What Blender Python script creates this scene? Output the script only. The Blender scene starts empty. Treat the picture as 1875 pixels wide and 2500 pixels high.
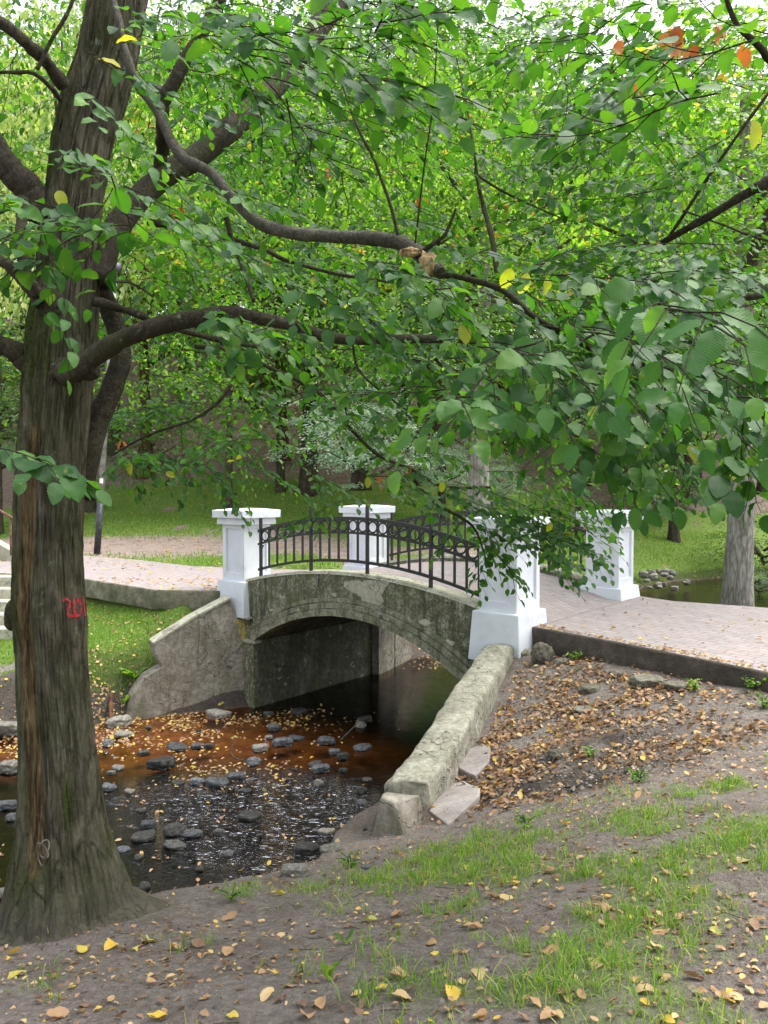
import bpy, bmesh, math, random
import numpy as np
from mathutils import Vector, Matrix

# ------------------------------------------------------------------ camera, world, sun, exposure
SC = bpy.context.scene
F_PX, PITCH, EYE = 1880.0, math.atan(62 / 1880.0), 1.65
cam_data = bpy.data.cameras.new("camera"); CAM = bpy.data.objects.new("camera", cam_data)
SC.collection.objects.link(CAM); SC.camera = CAM
CAM.location = (0, 0, EYE); CAM.rotation_euler = (math.radians(90) - PITCH, 0, 0)
cam_data.sensor_fit = 'VERTICAL'; cam_data.sensor_height = 36; cam_data.lens = F_PX / 2500 * 36
cam_data.clip_start = 0.05; cam_data.clip_end = 600
cam_data.dof.use_dof = False

SUN_EL, SUN_AZ = math.radians(64), math.radians(75)      # azimuth clockwise from +Y
W = bpy.data.worlds.new("World"); SC.world = W; W.use_nodes = True
nt = W.node_tree; nt.nodes.clear()
sky = nt.nodes.new('ShaderNodeTexSky'); sky.sky_type = 'NISHITA'; sky.sun_disc = False
sky.sun_elevation = SUN_EL; sky.sun_rotation = SUN_AZ; sky.dust_density = 4.0; sky.air_density = 1.2; sky.ozone_density = 1.0
hs = nt.nodes.new('ShaderNodeHueSaturation'); hs.inputs['Saturation'].default_value = 0.3
bg = nt.nodes.new('ShaderNodeBackground'); bg.inputs['Strength'].default_value = 0.15
wo = nt.nodes.new('ShaderNodeOutputWorld')
nt.links.new(sky.outputs[0], hs.inputs['Color']); nt.links.new(hs.outputs[0], bg.inputs['Color']); nt.links.new(bg.outputs[0], wo.inputs['Surface'])

sd = bpy.data.lights.new("sun", 'SUN'); sd.energy = 1.4; sd.angle = math.radians(40); sd.color = (1.0, 0.965, 0.91)
SUN = bpy.data.objects.new("sun", sd); SC.collection.objects.link(SUN)
sdir = Vector((math.sin(SUN_AZ) * math.cos(SUN_EL), math.cos(SUN_AZ) * math.cos(SUN_EL), math.sin(SUN_EL)))
SUN.rotation_euler = (-sdir).to_track_quat('-Z', 'Y').to_euler(); SUN.location = (0, 0, 30)

SC.view_settings.view_transform = 'Standard'; SC.view_settings.look = 'None'
SC.view_settings.exposure = 1.68; SC.view_settings.gamma = 1.0
SC.cycles.max_bounces = 9; SC.cycles.diffuse_bounces = 6; SC.cycles.glossy_bounces = 2
SC.cycles.transmission_bounces = 4; SC.cycles.transparent_max_bounces = 8
SC.cycles.caustics_reflective = False; SC.cycles.caustics_refractive = False
SC.cycles.use_denoising = True; SC.cycles.sample_clamp_indirect = 6

RNG = np.random.default_rng(7); random.seed(7)

# ------------------------------------------------------------------ helpers
CP, SP = math.cos(PITCH), math.sin(PITCH)
def ray(px, py):
    a = (px - 937.5) / F_PX; b = (1250 - py) / F_PX
    return np.array([a, CP + b * SP, -SP + b * CP])
def P(px, py, d):                     # photo pixel (1875x2500) + distance along +Y -> world
    r = ray(px, py); return np.array([0, 0, EYE]) + r * (d / r[1])
def G(px, py, z):                     # photo pixel on the horizontal plane z
    r = ray(px, py); return np.array([0, 0, EYE]) + r * ((z - EYE) / r[2])
K = 1875 / 1659.0
def D(x, y, d): return P(x * K, y * K, d)

def norm(v):
    v = np.asarray(v, float); return v / max(1e-9, np.linalg.norm(v))
def tag(o, label=None, cat=None, group=None, kind=None):
    if label: o['label'] = label
    if cat: o['category'] = cat
    if group: o['group'] = group
    if kind: o['kind'] = kind
    return o
def empty(name, loc=(0, 0, 0), rz=0.0):
    o = bpy.data.objects.new(name, None); SC.collection.objects.link(o)
    o.location = loc; o.rotation_euler = (0, 0, rz); o.empty_display_size = 0.2; return o
def link(name, me, mat=None, parent=None, smooth=True):
    if mat is not None and len(me.materials) == 0: me.materials.append(mat)
    if smooth is not None:
        me.polygons.foreach_set('use_smooth', [bool(smooth)] * len(me.polygons))
    o = bpy.data.objects.new(name, me); SC.collection.objects.link(o)
    if parent is not None: o.parent = parent
    return o
def mesh_np(name, v, faces, uv=None, col=None, colname='lv'):
    """v (N,3); faces = (M,k) array or list of lists"""
    me = bpy.data.meshes.new(name)
    v = np.asarray(v, np.float32)
    if isinstance(faces, np.ndarray):
        m, k = faces.shape
        me.vertices.add(len(v)); me.vertices.foreach_set('co', v.ravel())
        me.loops.add(m * k); me.loops.foreach_set('vertex_index', faces.astype(np.int32).ravel())
        me.polygons.add(m); me.polygons.foreach_set('loop_start', np.arange(0, m * k, k, dtype=np.int32))
        me.update(calc_edges=True)
    else:
        me.from_pydata([tuple(p) for p in v], [], faces)
    li = None
    if uv is not None:
        li = np.zeros(len(me.loops), np.int32); me.loops.foreach_get('vertex_index', li)
        ul = me.uv_layers.new(name='UVMap'); ul.data.foreach_set('uv', np.asarray(uv, np.float32)[li].ravel())
    if col is not None:
        a = me.attributes.new(colname, 'FLOAT_COLOR', 'POINT')
        c = np.asarray(col, np.float32)
        if c.shape[1] == 3: c = np.hstack([c, np.ones((len(c), 1), np.float32)])
        a.data.foreach_set('color', c.ravel())
    me.validate(); return me

def _hash(ix, iy, iz, seed):
    h = (ix * 374761393 + iy * 668265263 + iz * 2147483647 + seed * 1274126177) & 0xFFFFFFFF
    h = ((h ^ (h >> 13)) * 1274126177) & 0xFFFFFFFF
    h = (h ^ (h >> 16)) & 0xFFFFFFFF
    return h / 4294967295.0
def vnoise(x, y, z=0.0, seed=0):
    x, y, z = np.broadcast_arrays(np.asarray(x, float), np.asarray(y, float), np.asarray(z, float))
    ix, iy, iz = np.floor(x).astype(np.int64), np.floor(y).astype(np.int64), np.floor(z).astype(np.int64)
    fx, fy, fz = x - ix, y - iy, z - iz
    fx, fy, fz = [f * f * (3 - 2 * f) for f in (fx, fy, fz)]
    r = 0
    for dx in (0, 1):
        for dy in (0, 1):
            for dz in (0, 1):
                w = (fx if dx else 1 - fx) * (fy if dy else 1 - fy) * (fz if dz else 1 - fz)
                r = r + w * _hash(ix + dx, iy + dy, iz + dz, seed)
    return r
def fbm(x, y, z=0.0, seed=0, o=4):
    r, a, s = 0, 0.5, 1.0
    for i in range(o):
        r = r + a * vnoise(np.asarray(x) * s, np.asarray(y) * s, np.asarray(z) * s, seed + i); a *= .5; s *= 2.03
    return r / (1 - .5 ** o)
def sstep(a, b, x):
    t = np.clip((np.asarray(x, float) - a) / (b - a), 0, 1); return t * t * (3 - 2 * t)

# ---- material helper
class M:
    def __init__(s, name):
        s.m = bpy.data.materials.new(name); s.m.use_nodes = True; s.t = s.m.node_tree
        s.b = s.t.nodes['Principled BSDF']; s.out = s.t.nodes['Material Output']
        s.b.inputs['Roughness'].default_value = .8
    def n(s, typ, **kw):
        nd = s.t.nodes.new('ShaderNode' + typ)
        for k, v in kw.items():
            if k in nd.inputs and not hasattr(nd, k): nd.inputs[k].default_value = v
            else: setattr(nd, k, v)
        return nd
    def l(s, a, b): s.t.links.new(a, b)
    def coord(s, kind='Object', scale=(1, 1, 1), rot=0):
        c = s.n('TexCoord'); mp = s.n('Mapping'); mp.inputs['Scale'].default_value = scale
        mp.inputs['Rotation'].default_value = (0, 0, rot)
        s.l(c.outputs[kind], mp.inputs['Vector']); return mp.outputs[0]
    def noise(s, vec, scale=5, detail=5, rough=.6, dist=0.0):
        nd = s.n('TexNoise'); nd.inputs['Scale'].default_value = scale; nd.inputs['Detail'].default_value = detail
        nd.inputs['Roughness'].default_value = rough; nd.inputs['Distortion'].default_value = dist
        s.l(vec, nd.inputs['Vector']); return nd.outputs['Fac']
    def ramp(s, fac, stops):
        r = s.n('ValToRGB'); cr = r.color_ramp
        while len(cr.elements) < len(stops): cr.elements.new(.5)
        for e, (p, c) in zip(cr.elements, stops):
            e.position = p; e.color = (c[0], c[1], c[2], 1) if hasattr(c, '__len__') else (c, c, c, 1)
        s.l(fac, r.inputs[0]); return r.outputs[0]
    def mix(s, f, a, b, blend='MIX'):
        x = s.n('Mix'); x.data_type = 'RGBA'; x.blend_type = blend
        for i, v in ((0, f), (6, a), (7, b)):
            if hasattr(v, 'is_linked') or isinstance(v, bpy.types.NodeSocket): s.l(v, x.inputs[i])
            elif i == 0: x.inputs[0].default_value = v
            else: x.inputs[i].default_value = (*v[:3], 1)
        return x.outputs[2]
    def math(s, op, a, b=0.0, clamp=False):
        x = s.n('Math'); x.operation = op; x.use_clamp = clamp
        for i, v in ((0, a), (1, b)):
            if isinstance(v, bpy.types.NodeSocket): s.l(v, x.inputs[i])
            else: x.inputs[i].default_value = v
        return x.outputs[0]
    def attr(s, name):
        a = s.n('Attribute'); a.attribute_name = name; return a
    def sep(s, c):
        x = s.n('SeparateColor'); s.l(c, x.inputs[0]); return x.outputs
    def bump(s, h, strength=.5, dist=.02):
        x = s.n('Bump'); x.inputs['Strength'].default_value = strength; x.inputs['Distance'].default_value = dist
        s.l(h, x.inputs['Height']); s.l(x.outputs[0], s.b.inputs['Normal']); return x
    def base(s, c):
        if isinstance(c, bpy.types.NodeSocket): s.l(c, s.b.inputs['Base Color'])
        else: s.b.inputs['Base Color'].default_value = (*c, 1)
    def set(s, **kw):
        for k, v in kw.items():
            k = k.replace('_', ' ')
            if isinstance(v, bpy.types.NodeSocket): s.l(v, s.b.inputs[k])
            else: s.b.inputs[k].default_value = v

# ------------------------------------------------------------------ bridge frame (u along the road to the left-back, v across it away from us)
UU = np.array([-0.773, 0.635]); VV = np.array([0.610, 0.792]); UU /= np.linalg.norm(UU); VV = np.array([UU[1], -UU[0]]); 
R0 = np.array([1.71, 9.9])
def B(u, v): return R0 + UU * u + VV * v
def B3(u, v, z): p = B(u, v); return np.array([p[0], p[1], z])
SPAN, PV = 5.36, 3.3
WATER = -2.15

# channel outline (world x,y): right bank then left bank
RIGHT = [B(.8, 3.9), B(.8, 0), (-.05, 7.5), (-.85, 6.45), (-1.7, 5.75), (-3, 5.6), (-5, 5.5), (-9, 4.6), (-16, 3)]
RIGHT_UP = [(25, 24.5), (14, 20.0), (8.5, 17.2), (5.5, 15.2)]
LEFT = [B(5.12, 3.9), B(5.12, 0), (-4.1, 12.35), (-5.8, 11.4), (-9, 10.2), (-16, 9)]
LEFT_UP = [(30, 33), (16, 31.0), (11, 28.8), (7, 24.5), (4.0, 20.5), (1.4, 17.6)]
CHAN = np.array([tuple(p) for p in (RIGHT_UP + RIGHT)] + [tuple(p) for p in (LEFT_UP + LEFT)][::-1], float)
def poly_sd(x, y, poly):
    """signed distance, negative inside"""
    x = np.asarray(x, float); y = np.asarray(y, float)
    d2 = np.full(x.shape, 1e18); inside = np.zeros(x.shape, bool); n = len(poly)
    for i in range(n):
        ax, ay = poly[i]; bx, by = poly[(i + 1) % n]
        ex, ey = bx - ax, by - ay
        t = np.clip(((x - ax) * ex + (y - ay) * ey) / (ex * ex + ey * ey + 1e-12), 0, 1)
        dx, dy = x - ax - t * ex, y - ay - t * ey
        d2 = np.minimum(d2, dx * dx + dy * dy)
        c = ((ay > y) != (by > y)) & (x < (bx - ax) * (y - ay) / (by - ay + 1e-12) + ax)
        inside ^= c
    d = np.sqrt(d2); return np.where(inside, -d, d)

# paved path outline, z=-0.2
PZ = -0.2
path_right = [tuple(B(.0, -.0)), tuple(G(1300, 1530, PZ)[:2]), tuple(G(1500, 1566, PZ)[:2]), tuple(G(1875, 1641, PZ)[:2]), (6.6, 4.0), (9.5, 1.5), (15, -2),
              (22, 6), (14, 9), (9.5, 10.6), tuple(G(1875, 1484, PZ)[:2]), tuple(G(1640, 1467, PZ)[:2]), tuple(B(.0, PV + .75))]
path_left = [tuple(B(SPAN + .3, PV + .7)), tuple(G(470, 1382, PZ)[:2]), tuple(G(330, 1366, PZ)[:2]), tuple(G(205, 1356, PZ)[:2]), tuple(G(0, 1343, PZ)[:2]), (-20, 23.5),
             (-21, 17), (-12, 16.9), tuple(G(0, 1399, PZ)[:2]), tuple(G(200, 1412, PZ)[:2]), tuple(G(380, 1440, PZ)[:2]), tuple(B(SPAN + .57, -.05))]
path_right = np.array(path_right); path_left = np.array(path_left)

# ------------------------------------------------------------------ terrain
CTRL = []
for px, py, z in [(100, 2480, -.13), (937, 2480, -.08), (1850, 2480, 0), (0, 2330, -.5), (200, 2290, -.5), (420, 2230, -.58), (600, 2185, -.68), (500, 2350, -.34), (1300, 2250, -.25),
                  (1850, 2150, -.16), (720, 2170, -.72), (830, 2100, -.9), (940, 2050, -1.12), (1100, 2020, -1.0), (1200, 2000, -.86), (1500, 1975, -.5), (1860, 1950, -.3),
                  (1860, 1800, -.42), (1860, 1692, -.40), (1600, 1645, -.44), (1600, 1800, -.62), (1400, 1618, -.48), (1300, 1720, -.8), (1200, 1800, -.97), (1140, 1930, -1.12),
                  (1400, 1860, -.8), (1300, 1930, -.92), (1285, 1600, -.52), (1060, 1980, -1.15)]:
    g = G(px, py, z); CTRL.append((g[0], g[1], z))
# left bank, wing-retained grass, left foreshore
for px, py, z in [(560, 1475, -.42), (440, 1480, -.48), (230, 1440, -.5), (60, 1420, -.5), (400, 1560, -.95), (250, 1600, -1.05), (60, 1560, -1.2), (300, 1640, -1.35), (20, 1640, -1.6)]:
    g = G(px, py, z); CTRL.append((g[0], g[1], z))
CTRL += [(3.4, 9.6, -.42), (6, 5.5, -.3), (8, 2, -.1), (0, 0, .02), (4, 0, .05), (-4, 0, -.1), (-4, 3.2, -.5), (-9, 2, -.8), (0, -6, .1), (9, -6, .1), (-9, -6, 0),
         (5, 13.3, -.5), (7, 14.2, -.8), (10, 16.5, -1.2), (14, 17.5, -1.2), (16, 12, -.5), (22, 16, -.8), (25, 20, -1.2), (30, 0, .1), (-30, 0, -.6),
         (0, 18, -.25), (-4, 18.5, -.22), (-8, 21.5, -.22), (-14, 22, -.2), (1, 21, -.25), (-6, 25, -.1), (-14, 26, .1), (3.5, 22.5, -.5), (6.5, 26, -.9), (-12, 14, -.6), (-20, 15, -.6), (-20, 12, -.9),
         (10.5, 31, -1.0), (15, 33, -1.0), (24, 36, -.9)]
CTRL = np.array(CTRL)
def tps_fit(pts, lam=.02):
    n = len(pts); d = np.sqrt(((pts[:, None, :2] - pts[None, :, :2]) ** 2).sum(-1))
    Kx = np.where(d > 0, d * d * np.log(d + 1e-12), 0) + lam * np.eye(n)
    Pm = np.hstack([np.ones((n, 1)), pts[:, :2]])
    A = np.zeros((n + 3, n + 3)); A[:n, :n] = Kx; A[:n, n:] = Pm; A[n:, :n] = Pm.T
    return np.linalg.solve(A, np.concatenate([pts[:, 2], np.zeros(3)]))
TPS = tps_fit(CTRL)
def tps(x, y):
    r = TPS[-3] + TPS[-2] * x + TPS[-1] * y
    for i, (cx, cy, _) in enumerate(CTRL):
        d2 = (x - cx) ** 2 + (y - cy) ** 2; r = r + TPS[i] * .5 * d2 * np.log(d2 + 1e-12)
    return r
def hill(x, y):
    e = 24.5 + .9 * np.sin(x * .21) + .35 * np.clip(x - 2, 0, 12) + .25 * np.clip(-x - 8, 0, 30)
    t = np.clip(y - e, 0, None)
    z = -.15 + .10 * t + .30 * np.clip(t - 7, 0, 26) + .20 * np.clip(t - 15, 0, 30) * .8
    right = sstep(7, 13, x)
    t2 = np.clip(y - 28, 0, None)
    z2 = -1.9 + .24 * np.clip(t2, 0, 10) + .42 * np.clip(t2 - 10, 0, 26)
    return z * (1 - right) + z2 * right
def pitm(x, y):
    r = 0
    for px, py, zz_, rx, ry in ((1420, 1830, -.8, .75, .28), (1250, 1945, -1.0, .8, .2), (1520, 1900, -.7, .6, .22)):
        g = G(px, py, zz_); r = r + np.exp(-(((x - g[0]) / rx) ** 2 + ((y - g[1]) / ry) ** 2))
    return np.clip(r, 0, 1)
def terrain(x, y, detail=True):
    x = np.asarray(x, float); y = np.asarray(y, float)
    xc, yc = np.clip(x, -22, 30), np.clip(y, -7, 34)
    near = tps(xc, yc)
    far = sstep(21.5, 27.5, y) * np.ones_like(x)
    z = near * (1 - far) + hill(x, y) * far
    side = sstep(14, 60, np.abs(x)); z = z + side * 3.0 * sstep(0, 20, np.abs(x) - 14)
    z = z + sstep(-8, -60, y) * 2.0
    if detail:
        z = z + .05 * (fbm(x * 1.3, y * 1.3, 0, 3) - .5) + .035 * (fbm(x * 5, y * 5, 0, 5) - .5)
        z = z + (.3 * (fbm(x * .35, y * .35, 0, 9) - .5)) * sstep(20, 34, y)
        z = z + (.22 * (fbm(x * 4.2, y * 4.2, 0, 13) - .52) + .10 * (fbm(x * 12, y * 12, 0, 14) - .5)) * pitm(x, y)
    # under the paths: always below the paving
    dp = np.minimum(poly_sd(x, y, path_right), poly_sd(x, y, path_left))
    z = np.where(dp < 0, np.minimum(z, PZ - .30), z)
    for (u0, u1) in ((-1.6, .75), (5.15, 7.0)):
        u = (x - R0[0]) * UU[0] + (y - R0[1]) * UU[1]; v = (x - R0[0]) * VV[0] + (y - R0[1]) * VV[1]
        inb = (u > u0) & (u < u1) & (v > .05) & (v < 3.9)
        z = np.where(inb, np.minimum(z, -.5), z)
    # channel
    s = poly_sd(x, y, CHAN)
    steep = 1.15 + .9 * np.exp(-((x + 3.6) ** 2 + (y - 12.9) ** 2) / 3.0)
    upst = sstep(16, 24, y)
    sx0, sy0, sx1, sy1 = 1.55, 10.1, .35, 6.9
    tt = np.clip(((x - sx0) * (sx1 - sx0) + (y - sy0) * (sy1 - sy0)) / ((sx1 - sx0) ** 2 + (sy1 - sy0) ** 2), 0, 1)
    steep = steep + 3.2 * np.exp(-((x - sx0 - tt * (sx1 - sx0)) ** 2 + (y - sy0 - tt * (sy1 - sy0)) ** 2) / .9)
    steep = steep * (1 - upst) + .55 * upst
    lip = (fbm(x * 1.7, y * 1.7, 0, 21) - .5) * .22
    bed = WATER - .13 - .10 * sstep(0, 1.2, -s) + .09 * (fbm(x * 1.2, y * 1.2, 0, 31) - .5) + .06 * (fbm(x * 6, y * 6, 0, 33) - .5)
    wlev = WATER + .2 * upst
    carve = np.where(s < 0, bed + .2 * upst, wlev - .13 + (s + lip * np.minimum(1, s * 2)) * steep)
    # leaf bar on the left side of the stream and behind the arch
    bar = .19 * np.exp(-(((x + 3.3) / 1.7) ** 2 + ((y - 11.75) / .55) ** 2)) + .46 * np.exp(-(((x - 2.1) / .9) ** 2 + ((y - 17.1) / .8) ** 2))
    bar = bar + .10 * np.exp(-(((x + 2.4) / 1.5) ** 2 + ((y - 10.6) / .5) ** 2))
    carve = carve + np.where(s < .3, bar, bar * np.exp(-3 * np.clip(s - .3, 0, 5)))
    return np.minimum(z, carve), s
def hz(x, y):
    z, _ = terrain(np.array([x], float), np.array([y], float)); return float(z[0])

def axis(pts):
    out = []
    for (a, b, st) in pts: out.append(np.arange(a, b, st))
    return np.concatenate(out)
def hit(px, py, lift=0.0):
    """first meeting of the pixel's ray with the ground (or the water)"""
    r = ray(px, py); t = np.linspace(1.5, 45, 2200); t = t ** 1.0
    p = np.array([0, 0, EYE])[None] + r[None] * t[:, None]; z, _ = terrain(p[:, 0], p[:, 1]); z = np.maximum(z, np.where(p[:, 1] < 18, WATER, -9)) + lift
    k = np.argmax(p[:, 2] < z); k = k or len(t) - 1
    a = p[k - 1, 2] - z[k - 1]; b = z[k] - p[k, 2]; f = a / (a + b + 1e-9); return p[k - 1] + (p[k] - p[k - 1]) * f
gx = axis([(-260, -60, 20), (-60, -24, 4), (-24, -10, .8), (-10, -6, .22), (-6, 5.2, .05), (5.2, 9, .16), (9, 22, .5), (22, 60, 3), (60, 261, 20)])
gy = axis([(-120, -20, 12), (-20, -4, 2), (-4, 1.4, .4), (1.4, 9, .05), (9, 18, .08), (18, 34, .25), (34, 60, .8), (60, 120, 4), (120, 420, 25)])
GX, GY = np.meshgrid(gx, gy)
GZ, GS = terrain(GX, GY)
# ---- masks in world space
def blob(px, py, z, rx, ry):       # soft ellipse around a spot of ground
    g = G(px, py, z); return np.exp(-(((GX - g[0]) / rx) ** 2 + ((GY - g[1]) / ry) ** 2))
nz = fbm(GX * .9, GY * .9, 0, 41); nz2 = fbm(GX * 3.1, GY * 3.1, 0, 43)
def grass_mask(x, y, s):
    n1 = fbm(x * .9, y * .9, 0, 41); n2 = fbm(x * 3.1, y * 3.1, 0, 43)
    m = np.zeros_like(x)
    # foreground grass patch to the right
    near = sstep(-.7, .5, x + .9 * (n1 - .5)) * (1 - sstep(4.7, 5.6, y - .12 * x)) 
    m = np.maximum(m, near * sstep(.38, .58, n2 * .55 + n1 * .45))
    # grass between left wing and the road
    left = sstep(11.9, 12.6, y) * (1 - sstep(16.4, 16.9, y)) * (1 - sstep(-2.4, -2.2, x)) * sstep(.12, .5, s)
    m = np.maximum(m, left * sstep(.30, .42, n1))
    # lawns beyond the road
    lawn = sstep(16.5, 17.5, y)
    dirt = np.exp(-((y - (23.3 + .10 * (x + 8) + .6 * np.sin(x * .35))) / 2.6) ** 2) * (1 - sstep(-2.5, .5, x))
    dirt = np.maximum(dirt, np.exp(-((y - 22.5 - (x - 0) * .15) / 1.6) ** 2) * sstep(-2, 0, x) * (1 - sstep(4, 7, x)))
    dirt = np.maximum(dirt, np.exp(-((x + .6 + .5 * (y - 20)) / 1.1) ** 2) * (y < 27))
    upper = 1 - sstep(32.5, 36.5, y - .25 * np.clip(x, 0, 12) * 1.0 + 2.5 * (n1 - .5))
    upr = 1 - sstep(36.0, 39.0, y + 2.0 * (n1 - .5))
    r = sstep(6, 9, x)
    m = np.maximum(m, lawn * (1 - np.clip(dirt * 1.3, 0, 1)) * (upper * (1 - r) + upr * r) * sstep(.22, .40, n1 * .6 + n2 * .4) * sstep(.1, .6, s))
    return np.clip(m, 0, 1)
GM = grass_mask(GX, GY, GS)
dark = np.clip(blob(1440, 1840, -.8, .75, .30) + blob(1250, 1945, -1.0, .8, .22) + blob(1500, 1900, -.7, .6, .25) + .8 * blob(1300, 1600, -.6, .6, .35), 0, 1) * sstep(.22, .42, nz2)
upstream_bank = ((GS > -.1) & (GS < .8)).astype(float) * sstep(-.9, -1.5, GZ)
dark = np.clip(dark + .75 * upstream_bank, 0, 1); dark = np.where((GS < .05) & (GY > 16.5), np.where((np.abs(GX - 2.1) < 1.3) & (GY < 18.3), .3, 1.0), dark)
orange = (GS < .15) * np.clip(np.exp(-(((GX + 3.2) / 3.2) ** 2 + ((GY - 11.6) / 1.35) ** 2)) * 1.5 + np.exp(-(((GX + .9) / 1.5) ** 2 + ((GY - 12.3) / .8) ** 2)) * 1.1, 0, 1) * sstep(.1, -1.0, GX + 1.1 * (GY - 12.6)) * sstep(9.8, 11.7, GY + .5 * (nz - .5))
brownhill = sstep(27, 31, GY)
nyy, nxx = GX.shape
idx = np.arange(nyy * nxx).reshape(nyy, nxx)
faces = np.stack([idx[:-1, :-1], idx[:-1, 1:], idx[1:, 1:], idx[1:, :-1]], -1).reshape(-1, 4)
gv = np.stack([GX, GY, GZ], -1).reshape(-1, 3)
gcol = np.stack([GM, dark, orange], -1).reshape(-1, 3)
gm = mesh_np('ground', gv, faces, col=gcol, colname='masks')

m = M('soil and turf'); vec = m.coord('Object')
A = m.sep(m.attr('masks').outputs['Color'])
n_big = m.noise(vec, 1.1, 4); n_fine = m.noise(vec, 26, 8, .7); n_mid = m.noise(vec, 6, 6, .65)
soil = m.ramp(n_fine, [(.28, (.095, .08, .07)), (.5, (.215, .185, .166)), (.72, (.35, .31, .285))])
soil = m.mix(m.ramp(n_mid, [(.35, 0), (.7, 1)]), soil, m.mix(.5, soil, (.215, .175, .155)), 'MIX')
litter = m.ramp(m.noise(vec, 45, 4, .7), [(.35, (.09, .055, .035)), (.55, (.20, .12, .07)), (.72, (.36, .24, .13))])
hillm = m.n('SeparateXYZ'); m.l(vec, hillm.inputs[0])
hf = m.n('MapRange'); hf.inputs[1].default_value = 26; hf.inputs[2].default_value = 31; m.l(hillm.outputs[1], hf.inputs[0])
hill_col = m.ramp(m.noise(vec, 3.5, 9, .75), [(.3, (.13, .095, .075)), (.5, (.26, .19, .155)), (.7, (.38, .30, .245))])
pf = m.n('MapRange'); pf.inputs[1].default_value = 15.5; pf.inputs[2].default_value = 18; m.l(hillm.outputs[1], pf.inputs[0])
soil = m.mix(m.math('MULTIPLY', pf.outputs[0], .95), soil, m.ramp(n_fine, [(.3, (.27, .20, .17)), (.7, (.43, .345, .30))]))
crumb = m.noise(vec, 75, 3, .6); soil = m.mix(m.ramp(crumb, [(.60, 0), (.68, .6)]), soil, (.05, .038, .03)); soil = m.mix(m.ramp(m.noise(vec, 2.6, 7, .75), [(.48, 0), (.64, .6)]), soil, (.105, .082, .066))
soil = m.mix(hf.outputs[0], soil, hill_col)
turf = m.ramp(m.noise(vec, 19, 8, .75), [(.25, (.06, .11, .022)), (.45, (.14, .22, .04)), (.62, (.20, .28, .06)), (.78, (.30, .30, .13))])
gmix = m.math('ADD', A[0], m.math('MULTIPLY', m.math('SUBTRACT', n_fine, .5), .9))
gmix = m.ramp(gmix, [(.35, 0), (.62, 1)])
near_g = m.n('MapRange'); near_g.inputs[1].default_value = 9; near_g.inputs[2].default_value = 12; near_g.inputs[3].default_value = .35; near_g.inputs[4].default_value = 1.0
m.l(hillm.outputs[1], near_g.inputs[0]); gmix = m.math('MULTIPLY', gmix, near_g.outputs[0])
c = m.mix(gmix, soil, turf)
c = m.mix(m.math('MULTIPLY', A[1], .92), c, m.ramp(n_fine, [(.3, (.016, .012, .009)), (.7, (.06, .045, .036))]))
# stream bed: dark silt and stones, iron-orange sand on the shallow side
zr = m.n('MapRange'); zr.inputs[1].default_value = WATER + .03; zr.inputs[2].default_value = WATER - .03; m.l(hillm.outputs[2], zr.inputs[0])
bedc = m.ramp(m.noise(vec, 9, 6, .7), [(.35, (.008, .007, .005)), (.55, (.020, .015, .010)), (.75, (.07, .052, .035))])
org = m.ramp(m.noise(vec, 5, 6, .65), [(.3, (.30, .12, .03)), (.55, (.55, .25, .07)), (.75, (.62, .34, .13))])
bedc = m.mix(A[2], bedc, org)
c = m.mix(zr.outputs[0], c, bedc)
m.base(c); m.set(Roughness=.92, Specular_IOR_Level=.25)
m.bump(m.math('ADD', m.math('ADD', m.math('MULTIPLY', n_fine, .8), n_mid), m.math('MULTIPLY', crumb, .5)), 1.0, .05)
tag(link('ground', gm, m.m), kind='structure')

# ------------------------------------------------------------------ water
wx = axis([(-16, -9, .5), (-9, 4, .12), (4, 30.1, .4)]); wy = axis([(2, 18, .12), (18, 34.1, .4)])
WX, WY = np.meshgrid(wx, wy); WS = poly_sd(WX, WY, CHAN)
WZ = WATER + .2 * sstep(16, 24, WY) + 0 * WX
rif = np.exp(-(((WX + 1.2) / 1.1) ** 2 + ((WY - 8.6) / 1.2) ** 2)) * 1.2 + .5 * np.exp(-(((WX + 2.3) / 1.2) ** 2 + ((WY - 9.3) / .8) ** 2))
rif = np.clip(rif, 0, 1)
i2 = np.arange(WX.size).reshape(WX.shape)
wf = np.stack([i2[:-1, :-1], i2[:-1, 1:], i2[1:, 1:], i2[1:, :-1]], -1).reshape(-1, 4)
keep = WS.ravel()[wf].min(1) < .35
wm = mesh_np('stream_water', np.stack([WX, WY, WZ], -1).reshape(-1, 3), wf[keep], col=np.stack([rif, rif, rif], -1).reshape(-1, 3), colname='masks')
m = M('stream water'); vec = m.coord('Object', (1, 1, 1), .9)
rf = m.sep(m.attr('masks').outputs['Color'])[0]
st = m.coord('Object', (1.0, 2.6, 1), .62)
big = m.noise(st, 3.2, 3, .5, .8); fine = m.noise(st, 10, 3, .55, 1.2)
h = m.math('ADD', m.math('MULTIPLY', big, .5), m.math('MULTIPLY', fine, .6))
stren = m.math('ADD', .05, m.math('MULTIPLY', rf, .95))
bp = m.n('Bump'); bp.inputs['Distance'].default_value = .16; m.l(stren, bp.inputs['Strength']); m.l(h, bp.inputs['Height'])
gl = m.n('BsdfGlossy'); gl.inputs['Roughness'].default_value = .04; m.l(bp.outputs[0], gl.inputs['Normal'])
tr = m.n('BsdfTransparent'); tr.inputs['Color'].default_value = (.68, .57, .45, 1)
fr = m.n('Fresnel'); fr.inputs['IOR'].default_value = 1.42; m.l(bp.outputs[0], fr.inputs['Normal'])
mx = m.n('MixShader'); m.l(fr.outputs[0], mx.inputs[0]); m.l(tr.outputs[0], mx.inputs[1]); m.l(gl.outputs[0], mx.inputs[2])
st2 = m.coord('Object', (1.0, 3.4, 1), .62); fo = m.noise(st2, 5, 8, .80, 2.6)
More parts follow.
